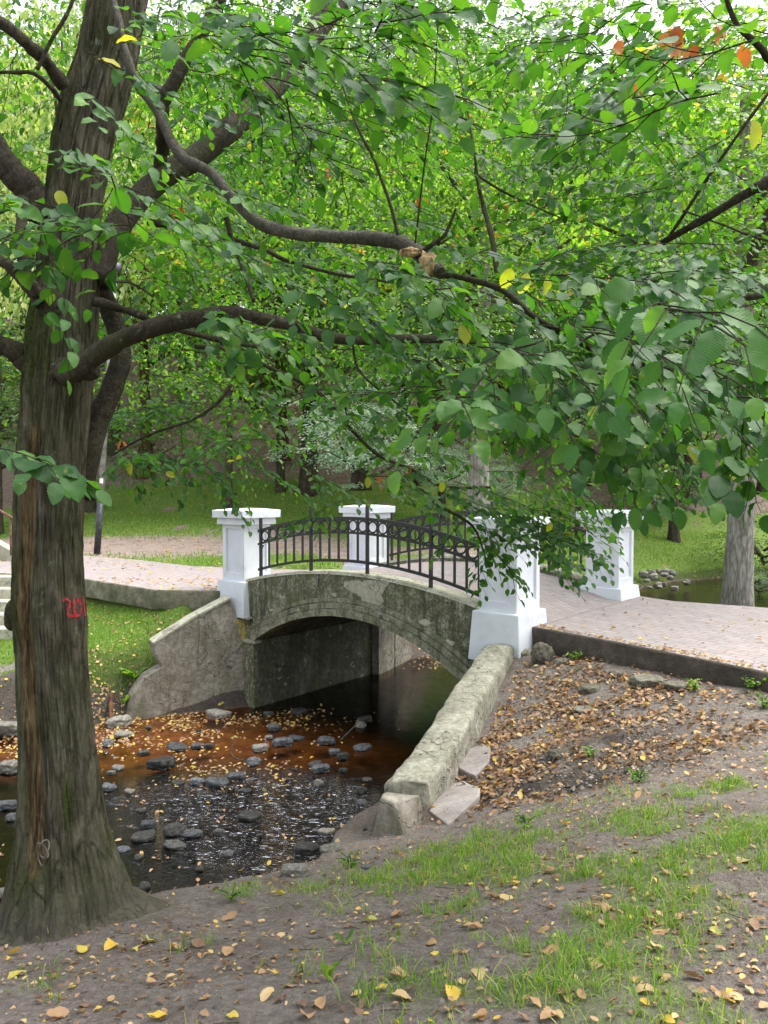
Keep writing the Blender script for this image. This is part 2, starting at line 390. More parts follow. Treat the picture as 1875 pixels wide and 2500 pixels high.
painted_sparkle = m.math('MULTIPLY', m.ramp(fo, [(.59, 0), (.61, 1)]), m.ramp(m.math('ADD', rf, m.math('MULTIPLY', m.math('SUBTRACT', big, .5), 1.4)), [(.30, 0), (.70, 1)]))  # sky sparkle on the riffle, painted in as white diffuse streaks
df = m.n('BsdfDiffuse'); df.inputs['Color'].default_value = (.85, .88, .95, 1); mx2 = m.n('MixShader'); m.l(painted_sparkle, mx2.inputs[0]); m.l(mx.outputs[0], mx2.inputs[1]); m.l(df.outputs[0], mx2.inputs[2])
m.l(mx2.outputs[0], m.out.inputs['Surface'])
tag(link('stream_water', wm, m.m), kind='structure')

# ------------------------------------------------------------------ generic solids
def prism(poly2, z0, z1, bottom=True):
    """poly2 list of (x,y); z1 may be a list"""
    n = len(poly2); zs = z1 if hasattr(z1, '__len__') else [z1] * n
    v = [(p[0], p[1], z0) for p in poly2] + [(p[0], p[1], z) for p, z in zip(poly2, zs)]
    f = [list(range(n, 2 * n))] + [[i, (i + 1) % n, n + (i + 1) % n, n + i] for i in range(n)]
    if bottom: f.append(list(range(n))[::-1])
    return v, f
def bm_obj(name, v, f, mat, parent=None, bevel=0.0, smooth=False, seg=2, noise_amp=0.0, noise_scale=4, sub=0):
    bm = bmesh.new(); vs = [bm.verts.new(tuple(p)) for p in v]
    for q in f:
        try: bm.faces.new([vs[i] for i in q])
        except ValueError: pass
    bmesh.ops.recalc_face_normals(bm, faces=bm.faces)
    if bevel > 0:
        bmesh.ops.bevel(bm, geom=list(bm.edges), offset=bevel, segments=seg, profile=.6, affect='EDGES', clamp_overlap=True)
    if sub:
        bmesh.ops.triangulate(bm, faces=bm.faces)
        for _ in range(sub):
            long = [e for e in bm.edges if e.calc_length() > .11]
            if not long: break
            bmesh.ops.subdivide_edges(bm, edges=long, cuts=1)
            bmesh.ops.triangulate(bm, faces=bm.faces)
    if noise_amp:
        bm.normal_update()
        co = np.array([vv.co[:] for vv in bm.verts]); s = noise_scale
        nn = fbm(co[:, 0] * s, co[:, 1] * s, co[:, 2] * s, 77, 4) - .5
        for vv, a in zip(bm.verts, nn): vv.co += vv.normal * float(a) * noise_amp * 2
    me = bpy.data.meshes.new(name); bm.to_mesh(me); bm.free()
    return link(name, me, mat, parent, smooth)
def box_uv(u0, u1, v0, v1, z0, z1, t=0.0):
    """box in bridge frame; t = taper (top smaller by t on every side)"""
    q = [(u0, v0), (u1, v0), (u1, v1), (u0, v1)]; qt = [(u0 + t, v0 + t), (u1 - t, v0 + t), (u1 - t, v1 - t), (u0 + t, v1 - t)]
    v = [B3(a, b, z0) for a, b in q] + [B3(a, b, z1) for a, b in qt]
    f = [[0, 1, 2, 3], [4, 5, 6, 7]] + [[i, (i + 1) % 4, 4 + (i + 1) % 4, 4 + i] for i in range(4)]
    return v, f
def tube(pts, rad, seg=8, cap=True, nseed=0, namp=0.0, closed=False):
    """returns verts, faces(list) for a tube along pts; rad scalar or list"""
    pts = np.asarray(pts, float); n = len(pts)
    rad = np.full(n, rad, float) if np.isscalar(rad) else np.asarray(rad, float)
    t = np.gradient(pts, axis=0)
    if closed: t = np.roll(pts, -1, 0) - np.roll(pts, 1, 0)
    t /= np.linalg.norm(t, axis=1)[:, None] + 1e-9
    up = np.array([0, 0, 1.0]) if abs(t[0][2]) < .9 else np.array([1.0, 0, 0])
    a = np.cross(t[0], up); a /= np.linalg.norm(a); A_, = [a],
    fr = [a]
    for i in range(1, n):
        a = fr[-1] - t[i] * np.dot(fr[-1], t[i]); a /= np.linalg.norm(a) + 1e-9; fr.append(a)
    fr = np.array(fr); bb = np.cross(t, fr)
    th = np.linspace(0, 2 * math.pi, seg, endpoint=False)
    ring = fr[:, None, :] * np.cos(th)[None, :, None] + bb[:, None, :] * np.sin(th)[None, :, None]
    v = pts[:, None, :] + ring * rad[:, None, None]
    if namp:
        s = fbm(v[..., 0] * 14, v[..., 1] * 14, v[..., 2] * 14, nseed, 3) - .5
        v = v + ring * (s * namp * 2 * rad[:, None])[..., None]
    v = v.reshape(-1, 3)
    i = np.arange(n * seg).reshape(n, seg); f = []
    rows = n if closed else n - 1
    j = np.roll(np.arange(seg), -1)
    for r in range(rows):
        r2 = (r + 1) % n
        f.append(np.stack([i[r], i[r][j], i[r2][j], i[r2]], -1))
    f = np.concatenate(f).tolist()
    if cap and not closed: f += [i[0].tolist()[::-1], i[-1].tolist()]
    return v.tolist(), f
def merge(parts):
    V, Fc = [], []
    for v, f in parts:
        o = len(V); V += [tuple(p) for p in v]; Fc += [[k + o for k in q] for q in f]
    return V, Fc
def spline(pts, n):
    pts = np.asarray(pts, float); m_ = len(pts)
    ext = np.vstack([2 * pts[0] - pts[1], pts, 2 * pts[-1] - pts[-2]])
    ts = np.linspace(0, m_ - 1 - 1e-6, n); out = []
    for t in ts:
        i = int(t); f = t - i; p0, p1, p2, p3 = ext[i:i + 4]
        out.append(.5 * ((2 * p1) + (-p0 + p2) * f + (2 * p0 - 5 * p1 + 4 * p2 - p3) * f * f + (-p0 + 3 * p1 - 3 * p2 + p3) * f ** 3))
    return np.array(out)

# ------------------------------------------------------------------ materials
def concrete(name, lo, mid, hi, moss=.5, stain=1.0, scale=1.0):
    m = M(name); vec = m.coord('Object')
    a = m.noise(vec, 2.2 * scale, 8, .7); b = m.noise(vec, 13 * scale, 8, .7); c2 = m.noise(vec, 60, 4, .7)
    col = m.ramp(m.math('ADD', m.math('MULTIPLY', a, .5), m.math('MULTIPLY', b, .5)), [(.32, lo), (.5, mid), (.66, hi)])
    drip = m.noise(m.coord('Object', (9, 9, .8)), 1.3, 6, .7)                  # rain streaks run down
    col = m.mix(m.ramp(drip, [(.50, 0), (.66, .8 * stain)]), col, (.055, .058, .045))
    ms = m.noise(m.coord('Object', (1, 1, .8)), 3.1 * scale, 7, .75)
    col = m.mix(m.ramp(ms, [(.50, 0), (.64, moss)]), col, (.075, .105, .028))
    sp = m.noise(vec, 7.3, 3, .5); col = m.mix(m.ramp(sp, [(.64, 0), (.70, .55)]), col, (.40, .42, .36))
    cr = m.n('TexVoronoi'); cr.feature = 'DISTANCE_TO_EDGE'; cr.inputs['Scale'].default_value = 1.1
    wv = m.n('VectorMath'); wv.operation = 'ADD'; m.l(vec, wv.inputs[0])
    nv = m.n('TexNoise'); nv.inputs['Scale'].default_value = 3; nv.inputs['Detail'].default_value = 5; m.l(vec, nv.inputs['Vector']); m.l(nv.outputs['Color'], wv.inputs[1]); m.l(wv.outputs[0], cr.inputs['Vector'])
    crack = m.ramp(cr.outputs['Distance'], [(0, 1), (.012, 0)])
    col = m.mix(m.math('MULTIPLY', crack, m.ramp(a, [(.42, 0), (.5, .9)])), col, (.03, .028, .022))
    m.base(col); m.set(Roughness=.93, Specular_IOR_Level=.2)
    m.bump(m.math('SUBTRACT', m.math('ADD', b, m.math('MULTIPLY', c2, .35)), m.math('MULTIPLY', crack, .5)), .75, .025)
    return m.m
MAT = {}
MAT['spandrel'] = concrete('mossy render', (.02, .024, .014), (.155, .155, .10), (.50, .49, .40), .8, 1.2, 2.2)
MAT['archring'] = concrete('arch moulding', (.05, .05, .032), (.22, .215, .15), (.44, .43, .34), .75, .9, 2.2)
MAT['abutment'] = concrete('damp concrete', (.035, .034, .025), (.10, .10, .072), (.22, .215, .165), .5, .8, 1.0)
MAT['wing'] = concrete('weathered concrete', (.11, .095, .075), (.26, .23, .19), (.44, .41, .36), .4, .55, 1.0)
MAT['wingR'] = concrete('lichened concrete', (.13, .125, .095), (.28, .265, .21), (.46, .44, .37), .38, .45, 1.7)
MAT['cope'] = concrete('pale coping', (.24, .23, .17), (.40, .385, .30), (.52, .51, .43), .30, .2, 1.2)

m = M('white masonry paint'); vec = m.coord('Object')
n1 = m.noise(vec, 3, 7, .65); n2 = m.noise(vec, 40, 5, .7)
c = m.ramp(n1, [(.3, (.54, .56, .61)), (.55, (.66, .69, .745)), (.75, (.70, .73, .78))])
sx = m.n('SeparateXYZ'); m.l(vec, sx.inputs[0])
low = m.n('MapRange'); low.inputs[1].default_value = .22; low.inputs[2].default_value = -.25; m.l(sx.outputs[2], low.inputs[0])
dirt = m.math('MULTIPLY', m.ramp(m.noise(vec, 6, 7, .75), [(.5, 0), (.68, 1)]), m.math('ADD', .14, m.math('MULTIPLY', low.outputs[0], .8)))
c = m.mix(dirt, c, (.33, .31, .20)); chip = m.noise(vec, 17, 4, .6); c = m.mix(m.ramp(chip, [(.70, 0), (.72, .8)]), c, (.38, .36, .32))
m.base(c); m.set(Roughness=.7, Specular_IOR_Level=.3); m.bump(m.math('ADD', n2, m.math('MULTIPLY', n1, 1.5)), .35, .012); MAT['white'] = m.m

m = M('black wrought iron'); vec = m.coord('Object'); n1 = m.noise(vec, 45, 4)
m.base(m.ramp(n1, [(.35, (.006, .0065, .009)), (.62, (.014, .015, .02)), (.78, (.05, .035, .028))])); m.set(Roughness=.42, Metallic=.15, Specular_IOR_Level=.6); m.bump(n1, .25, .004); MAT['iron'] = m.m

m = M('stone setts'); vec = m.coord('Object', (1, 1, 1), -math.atan2(UU[1], UU[0]) + .25)
wv = m.n('VectorMath'); wv.operation = 'ADD'; nv = m.n('TexNoise'); nv.inputs['Scale'].default_value = 1.6; nv.inputs['Detail'].default_value = 4
m.l(vec, nv.inputs['Vector']); sc_ = m.n('VectorMath'); sc_.operation = 'SCALE'; sc_.inputs['Scale'].default_value = .16; m.l(nv.outputs['Color'], sc_.inputs[0])
m.l(vec, wv.inputs[0]); m.l(sc_.outputs[0], wv.inputs[1])
br = m.n('TexBrick'); br.inputs['Scale'].default_value = 1.0; br.inputs['Brick Width'].default_value = .25; br.inputs['Row Height'].default_value = .13
br.inputs['Mortar Size'].default_value = .009; br.inputs['Mortar Smooth'].default_value = .6; br.inputs['Bias'].default_value = -.1
br.inputs['Color1'].default_value = (.30, .25, .25, 1); br.inputs['Color2'].default_value = (.20, .19, .205, 1); br.inputs['Mortar'].default_value = (.15, .12, .105, 1)
m.l(wv.outputs[0], br.inputs['Vector'])
n1 = m.noise(vec, 1.2, 6, .7); n2 = m.noise(vec, 30, 6, .7); n3 = m.noise(vec, 4.5, 5, .7)
c = m.mix(m.ramp(n1, [(.38, 0), (.62, .75)]), br.outputs['Color'], (.265, .215, .208))
c = m.mix(m.ramp(n3, [(.45, 0), (.7, .5)]), c, (.38, .355, .36))
c = m.mix(.25, c, m.ramp(n2, [(.3, (.2, .16, .14)), (.7, (.42, .37, .355))]))
m.base(c); m.set(Roughness=.88, Specular_IOR_Level=.25)
m.bump(m.math('ADD', m.math('MULTIPLY', br.outputs['Fac'], -.8), m.math('MULTIPLY', m.math('ADD', n2, n3), .45)), .8, .014); MAT['setts'] = m.m

m = M('damp kerb concrete'); vec = m.coord('Object'); n1 = m.noise(vec, 4, 8, .75); n2 = m.noise(vec, 22, 8, .7)
m.base(m.ramp(n1, [(.35, (.035, .027, .022)), (.55, (.075, .058, .047)), (.75, (.17, .14, .115))])); m.bump(n2, 1.0, .04); MAT['kerb'] = m.m
m = M('mossy kerb'); vec = m.coord('Object'); n1 = m.noise(vec, 4, 8, .75); n2 = m.noise(vec, 22, 8, .7)
m.base(m.ramp(n1, [(.35, (.06, .07, .03)), (.52, (.15, .14, .09)), (.72, (.30, .27, .21))])); m.bump(n2, 1.0, .04); MAT['kerbL'] = m.m

def stone_mat(name, a, b, c_, rough=.75, moss=.3):
    m = M(name); vec = m.coord('Object'); n1 = m.noise(vec, 3, 7, .7); n2 = m.noise(vec, 25, 6, .7)
    inf = m.n('ObjectInfo'); nz_ = m.math('ADD', n1, m.math('MULTIPLY', m.math('SUBTRACT', inf.outputs['Random'], .5), .25))
    col = m.ramp(nz_, [(.32, a), (.52, b), (.7, c_)])
    col = m.mix(m.ramp(m.noise(vec, 2.0, 6, .75), [(.52, 0), (.66, moss)]), col, (.09, .115, .04))
    m.base(col); m.set(Roughness=rough, Specular_IOR_Level=.4); m.bump(m.math('ADD', n2, n1), .7, .02); return m.m
MAT['stone_grey'] = stone_mat('grey boulder', (.10, .095, .08), (.22, .205, .18), (.36, .34, .30), .85, .5)
MAT['stone_blue'] = stone_mat('wet blue-grey cobble', (.03, .032, .036), (.085, .088, .098), (.21, .215, .23), .35, .25)
MAT['stone_dark'] = stone_mat('wet dark cobble', (.018, .017, .016), (.05, .048, .045), (.13, .125, .12), .3, .25)
MAT['stone_earth'] = stone_mat('earth-stained rock', (.06, .052, .04), (.14, .125, .098), (.26, .24, .195), .9, .55)
MAT['slab'] = stone_mat('flagstone', (.20, .175, .165), (.29, .26, .25), (.38, .35, .335), .9, .12)
MAT['sand_slab'] = stone_mat('brown sandstone', (.16, .10, .07), (.29, .20, .15), (.40, .30, .24), .85, .1)

def bark(name, lo, mid, hi, moss, zs=.22, sc=26, bump=1.0):
    ck = 1.0 if zs < .7 else .35
    m = M(name); vec = m.coord('Object', (1, 1, zs)); v0 = m.coord('Object')
    r = m.noise(vec, sc, 9, .78, .9); r2 = m.noise(v0, sc * 4, 6, .75); big = m.noise(v0, 2.4, 5, .65)
    vr = m.n('TexVoronoi'); vr.feature = 'DISTANCE_TO_EDGE'; vr.inputs['Scale'].default_value = sc * .8
    wq = m.n('VectorMath'); wq.operation = 'ADD'; m.l(vec, wq.inputs[0]); nq = m.n('TexNoise'); nq.inputs['Scale'].default_value = sc * .6; nq.inputs['Detail'].default_value = 4; m.l(vec, nq.inputs['Vector'])
    sq = m.n('VectorMath'); sq.operation = 'SCALE'; sq.inputs['Scale'].default_value = 2.2 / sc; m.l(nq.outputs['Color'], sq.inputs[0]); m.l(sq.outputs[0], wq.inputs[1]); m.l(wq.outputs[0], vr.inputs['Vector'])
    crk = m.ramp(vr.outputs['Distance'], [(0, 0), (.16, 1)])
    f = m.math('ADD', m.math('ADD', m.math('MULTIPLY', r, .55), m.math('MULTIPLY', r2, .15)), m.math('MULTIPLY', big, .30))
    col = m.ramp(f, [(.36, lo), (.5, mid), (.64, hi)])
    col = m.mix(.42 * ck, col, m.mix(1.0, col, crk, 'MULTIPLY'))
    ms = m.noise(m.coord('Object', (1, 1, .55)), 3.6, 7, .72)
    col = m.mix(m.ramp(ms, [(.47, 0), (.66, moss)]), col, (.062, .080, .018))
    li = m.noise(v0, 11, 6, .7); col = m.mix(m.ramp(li, [(.63, 0), (.69, .55)]), col, (.26, .31, .24))
    m.base(col); m.set(Roughness=.95, Specular_IOR_Level=.15)
    m.bump(m.math('ADD', m.math('ADD', r, m.math('MULTIPLY', r2, .35)), m.math('MULTIPLY', crk, .45 * ck)), bump, .03); return m, col
mb, _c = bark('grey hornbeam bark', (.022, .018, .013), (.085, .07, .05), (.17, .15, .115), .75)
MAT['bark'] = mb.m
mb, _c = bark('dark branch bark', (.024, .02, .015), (.07, .058, .045), (.17, .15, .12), .55, .8, 34, 1.0); MAT['branch'] = mb.m
mb, _c = bark('pale lichened branch bark', (.05, .045, .038), (.13, .12, .10), (.28, .27, .22), .6, .8, 34, 1.0); MAT['branch_pale'] = mb.m
mb, _c = bark('distant bark', (.03, .024, .018), (.07, .056, .044), (.13, .11, .09), .3, .25, 9, .6); MAT['bark_far'] = mb.m
mb, _c = bark('lichened pale bark', (.13, .12, .10), (.29, .275, .24), (.46, .48, .42), .12, .2, 16, .9); MAT['bark_pale'] = mb.m
mb, _c = bark('rusty pine bark', (.05, .025, .015), (.13, .065, .04), (.22, .12, .08), .1, .25, 9, .7); MAT['bark_pine'] = mb.m

_w = M('torn pale wood'); _v = _w.coord('Object', (1, 1, .3)); _w.base(_w.ramp(_w.noise(_v, 40, 6), [(.35, (.12, .07, .03)), (.55, (.36, .25, .12)), (.7, (.55, .42, .24))])); _w.bump(_w.noise(_v, 50, 5), .8, .01); MAT['slab_wood'] = _w.m
def leafmat(name, stops, trans=.45, tcol=(1.0, 1.25, .35), gloss=.5, rough=.42, veins=False, tgain=1.0):
    m = M(name); A = m.sep(m.attr('lv').outputs['Color'])
    col = m.ramp(A[0], stops)
    col = m.mix(m.math('MULTIPLY', m.math('SUBTRACT', A[1], .5), .5), col, m.mix(1.0, col, (1.6, 1.5, 1.3), 'MULTIPLY'))
    nb = None
    if veins:
        uv = m.n('UVMap'); s = m.n('SeparateXYZ'); m.l(uv.outputs[0], s.inputs[0])
        av = m.math('ABSOLUTE', m.math('SUBTRACT', s.outputs[1], .5))
        ph = m.math('SUBTRACT', s.outputs[0], m.math('MULTIPLY', av, .75))
        wv = m.math('SINE', m.math('MULTIPLY', ph, 80.0))
        rib = m.ramp(wv, [(.55, 0), (.97, 1)]); mid = m.ramp(av, [(0, 1), (.035, 0)])
        vn = m.math('MAXIMUM', rib, mid)
        col = m.mix(m.math('MULTIPLY', vn, .22), col, m.mix(.5, col, (.16, .24, .07)))
        blot = m.noise(m.coord('Object'), 38, 4, .6); col = m.mix(m.math('MULTIPLY', m.ramp(blot, [(.60, 0), (.72, .55)]), A[2]), col, (.42, .38, .12))
        nb = m.bump(wv, .14, .0015)
    m.base(col); m.set(Roughness=rough, Specular_IOR_Level=gloss)
    tl = m.n('BsdfTranslucent'); m.l(m.mix(1.0, col, tuple(c * tgain for c in tcol), 'MULTIPLY'), tl.inputs['Color'])
    mx = m.n('MixShader'); mx.inputs[0].default_value = trans; m.l(m.b.outputs[0], mx.inputs[1]); m.l(tl.outputs[0], mx.inputs[2])
    m.l(mx.outputs[0], m.out.inputs['Surface']); return m.m
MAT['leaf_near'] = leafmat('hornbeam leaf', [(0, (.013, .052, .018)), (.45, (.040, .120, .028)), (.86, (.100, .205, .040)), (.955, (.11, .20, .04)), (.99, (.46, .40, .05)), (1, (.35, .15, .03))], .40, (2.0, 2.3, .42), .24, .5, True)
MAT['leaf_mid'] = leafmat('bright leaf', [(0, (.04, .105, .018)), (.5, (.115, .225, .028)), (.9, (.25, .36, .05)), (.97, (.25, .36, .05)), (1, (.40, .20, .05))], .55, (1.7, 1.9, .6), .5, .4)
MAT['leaf_far'] = leafmat('woodland leaf', [(0, (.03, .075, .026)), (.5, (.09, .165, .05)), (1, (.22, .31, .12))], .5, (1.6, 1.75, .7), .45, .45)
MAT['leaf_dark'] = leafmat('deep woodland leaf', [(0, (.018, .055, .018)), (.5, (.05, .12, .03)), (1, (.13, .22, .06))], .42, (1.6, 1.8, .6), .5, .42)
MAT['leaf_mint'] = leafmat('variegated pale leaf', [(0, (.24, .40, .26)), (.5, (.50, .64, .50)), (1, (.74, .82, .70))], .35, (1.1, 1.25, .9), .3, .5)
MAT['leaf_willow'] = leafmat('pale willow leaf', [(0, (.18, .30, .08)), (.5, (.34, .46, .15)), (1, (.56, .62, .30))], .55, (1.3, 1.3, .6), .3, .5)
MAT['leaf_dead'] = leafmat('fallen leaf', [(0, (.10, .06, .042)), (.25, (.22, .135, .095)), (.5, (.36, .215, .12)), (.68, (.48, .31, .17)), (.82, (.58, .43, .22)), (.93, (.64, .44, .05)), (1, (.42, .44, .11))], .22, (1.2, 1.0, .6), .3, .6, True)
MAT['leaf_withered'] = leafmat('withered orange leaf', [(0, (.26, .08, .025)), (.6, (.46, .17, .045)), (1, (.52, .24, .08))], .3, (1.3, .9, .4), .2, .6, True)
MAT['grass'] = leafmat('grass blade', [(0, (.07, .15, .024)), (.45, (.15, .285, .04)), (.75, (.25, .36, .075)), (1, (.40, .36, .17))], .4, (1.5, 1.6, .6), .35, .5)

# ------------------------------------------------------------------ footbridge
HS, CU, ZCR = 2.15, 2.96, -.34
RAD = (HS * HS + .66 * .66) / (2 * .66); ZC = ZCR - RAD
def ztop(u): return .31 - .05 * (u - CU) ** 2
def arc_uz(r, n=40, half=None):
    half = half if half is not None else HS
    a = math.asin(min(1, half / RAD)); th = np.linspace(-a, a, n)
    return [(CU + r * math.sin(t), ZC + r * math.cos(t)) for t in th]
bridge = tag(empty('footbridge', (*B(CU, 2), PZ)), 'small arched concrete footbridge over the stream with mossy spandrel and moulded arch', 'bridge')
BI = Matrix.Translation(Vector((*B(CU, 2), PZ))).inverted()
def child(o, root):
    """keep world placement under a root that sits elsewhere"""
    o.parent = root; o.matrix_parent_inverse = Matrix.Identity(4)
    inv = Matrix.Translation(root.location).inverted()
    if root.rotation_euler.z == 0 and o.type == 'MESH' and o.data.users == 1:
        o.data.transform(inv)
    else: o.matrix_basis = inv @ o.matrix_basis
    return o
def spandrel(v0, v1):
    n = 48; lo = arc_uz(RAD, n); V = []; Fc = []
    us = [p[0] for p in lo]
    prof = [(.50, -1.02), (us[0] - .001, -1.02)] + lo + [(us[-1] + .001, -1.02), (5.42, -1.02)]
    tops = [(u, ztop(u)) for u, _ in prof]
    for v in (v0, v1):
        V += [B3(u, v, z) for u, z in prof] + [B3(u, v, z) for u, z in tops]
    k = len(prof)
    for i in range(k - 1):
        Fc += [[i, i + 1, k + i + 1, k + i], [2 * k + i, 3 * k + i, 3 * k + i + 1, 2 * k + i + 1], [k + i, k + i + 1, 3 * k + i + 1, 3 * k + i], [i, 2 * k + i, 2 * k + i + 1, i + 1]]
    Fc += [[0, k, 3 * k, 2 * k], [k - 1, 3 * k - 1, 4 * k - 1, 2 * k - 1]]
    return V, Fc
for v0, v1 in ((.04, .34), (3.58, 3.88)):
    V, Fc = spandrel(v0, v1); o = bm_obj('spandrel_wall', V, Fc, MAT['spandrel']); child(o, bridge)
    # pale worn coping on the spandrel top
    n = 30; uu = np.linspace(.56, 5.37, n); parts = []
    V = [B3(u, v0 - .012, ztop(u) - .028) for u in uu] + [B3(u, v1 + .005, ztop(u) - .028) for u in uu] + [B3(u, v1 - .01, ztop(u) + .02) for u in uu] + [B3(u, v0 + .008, ztop(u) + .018) for u in uu]
    Fc = []
    for i in range(n - 1):
        for a in range(4):
            b = (a + 1) % 4; Fc.append([a * n + i, a * n + i + 1, b * n + i + 1, b * n + i])
    Fc += [[0, n, 2 * n, 3 * n], [n - 1, 2 * n - 1, 3 * n - 1, 4 * n - 1]]
    child(bm_obj('coping', V, Fc, MAT['cope'], sub=1, noise_amp=.006, noise_scale=5), bridge)
for (r0, r1, vf) in ((RAD - .012, RAD + .095, -.045), (RAD + .105, RAD + .19, -.012), (RAD + .205, RAD + .27, .018)):
    n = 64; lo = arc_uz(r0, n); hi = arc_uz(r1, n); V = []
    for v in (vf, .06): V += [B3(u, v, z) for u, z in lo] + [B3(u, v, z) for u, z in hi]
    Fc = []
    for i in range(n - 1):
        Fc += [[i, i + 1, n + i + 1, n + i], [n + i, n + i + 1, 3 * n + i + 1, 3 * n + i], [i, 2 * n + i, 2 * n + i + 1, i + 1]]
    Fc += [[0, n, 3 * n, 2 * n], [n - 1, 3 * n - 1, 4 * n - 1, 2 * n - 1]]
    child(bm_obj('arch_moulding', V, Fc, MAT['archring'], sub=1, noise_amp=.011, noise_scale=6, smooth=False), bridge)
# vault
n = 40; lo = arc_uz(RAD + .003, n); hi = arc_uz(RAD + .2, n)
V = [B3(u, .05, z) for u, z in lo] + [B3(u, 3.86, z) for u, z in lo]
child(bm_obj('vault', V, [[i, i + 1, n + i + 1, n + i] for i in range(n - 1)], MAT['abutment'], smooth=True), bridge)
for (u0, u1) in ((5.07, 5.75), (.17, .85)):
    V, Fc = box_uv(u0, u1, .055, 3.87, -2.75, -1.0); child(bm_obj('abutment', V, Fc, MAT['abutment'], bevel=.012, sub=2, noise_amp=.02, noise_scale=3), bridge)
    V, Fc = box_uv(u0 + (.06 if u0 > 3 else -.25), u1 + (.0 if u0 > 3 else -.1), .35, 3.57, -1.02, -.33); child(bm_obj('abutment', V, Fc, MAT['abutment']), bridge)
# pier face of the left abutment, in daylight
V, Fc = box_uv(5.09, 5.40, -.02, .3, -2.75, -.99); child(bm_obj('pier', V, Fc, MAT['spandrel'], bevel=.015, sub=2, noise_amp=.02), bridge)
V, Fc = box_uv(5.02, 5.36, -.06, .1, -1.035, -.985); child(bm_obj('impost', V, Fc, MAT['cope'], bevel=.008, sub=1, noise_amp=.01), bridge)
V, Fc = box_uv(5.19, 5.38, -.05, .1, -.64, -.60); child(bm_obj('impost', V, Fc, MAT['cope'], bevel=.008), bridge)
# flaked patch of bare render on the spandrel
n = 40; V = [B3(2.55, .036, .06)]
rr = np.random.default_rng(4)
for i in range(n):
    a = i / n * 2 * math.pi; r = .30 + .10 * math.sin(3 * a + 1) + .06 * rr.random()
    V.append(B3(2.55 + r * math.cos(a) * 1.15, .036, min(.10 + r * .55 * math.sin(a) + (-.09 * max(0, -math.sin(a)) ** 6), ztop(2.5) - .05)))
child(bm_obj('bare_patch', V, [[0, 1 + i, 1 + (i + 1) % n] for i in range(n)], MAT['cope']), bridge)
for (uc, zc, ru, rz_, k) in ((3.25, -.035, .07, .035, 1), (2.3, -.045, .06, .03, 2), (4.6, -.44, .16, .05, 3), (1.5, -.28, .09, .06, 4), (1.1, -.52, .12, .05, 5)):
    rr = np.random.default_rng(k); V = [B3(uc, .0355, zc)] + [B3(uc + ru * math.cos(a) * rr.uniform(.6, 1.2), .0355, zc + rz_ * math.sin(a) * rr.uniform(.6, 1.2)) for a in np.linspace(0, 6.28, 17)[:-1]]
    child(bm_obj('bare_patch', V, [[0, 1 + i, 1 + (i + 1) % 16] for i in range(16)], MAT['cope']), bridge)
# deck paving
n = 26; uu = np.linspace(-.1, 6.0, n); V = []
zd = lambda u: max(PZ + .004, ztop(u) - .09)
for v in (.34, 3.58): V += [B3(u, v, zd(u)) for u in uu]
dk = bm_obj('deck_paving', V, [[i, i + 1, n + i + 1, n + i] for i in range(n - 1)], MAT['setts']); child(dk, bridge)

# ------------------------------------------------------------------ pillars
def pillar(u, v, label, zb):
    root = tag(empty('bridge_pillar', (*B(u + .28, v + .31), zb)), label, 'pillar', 'white pillars at the bridge corners')
    def put(name, b, **kw):
        V, Fc = b; return child(bm_obj(name, V, Fc, MAT['white'], **kw), root)
    a, c = .57, .63
    # shaft with recessed panels
    bm = bmesh.new(); V, Fc = box_uv(u, u + a, v, v + c, -.01, .99); vs = [bm.verts.new(tuple(p)) for p in V]
    fs = [bm.faces.new([vs[i] for i in q]) for q in Fc]; bmesh.ops.recalc_face_normals(bm, faces=bm.faces)
    side = [f for f in bm.faces if abs(f.normal.z) < .3]
    for f in side:
        e = bmesh.ops.inset_region(bm, faces=[f], thickness=.135, depth=0)
        for vv in f.verts:
            vv.co.z += .05 if vv.co.z < .5 else .02
        bmesh.ops.inset_region(bm, faces=[f], thickness=.012, depth=-.034)
    bmesh.ops.bevel(bm, geom=[e for e in bm.edges if abs(e.calc_length() - 1.0) < .02], offset=.008, segments=2, affect='EDGES')
    me = bpy.data.meshes.new('shaft'); bm.to_mesh(me); bm.free(); child(link('shaft', me, MAT['white'], smooth=False), root)
    put('plinth', box_uv(u - .105, u + a + .105, v - .105, v + c + .105, zb, .0, .04), bevel=.018)
    put('neck_moulding', box_uv(u - .068, u + a + .068, v - .068, v + c + .068, .985, 1.103, .006), bevel=.006)
    put('cap', box_uv(u - .125, u + a + .125, v - .125, v + c + .125, 1.10, 1.235, -.004), bevel=.010)
    q = box_uv(u - .12, u + a + .12, v - .12, v + c + .12, 1.234, 1.262, .22); put('cap_top', q)
pillar(0, 0, 'nearest white pillar with hanging leaves across it and a wide flared base', -.66)
pillar(SPAN, 0, 'white pillar at the left front end of the bridge with a scratched panel', -.62)
pillar(0, PV, 'white pillar on the far side where the paved path widens to the right', -.32)
pillar(SPAN, PV, 'white pillar seen through the railing, farthest of the four', -.32)

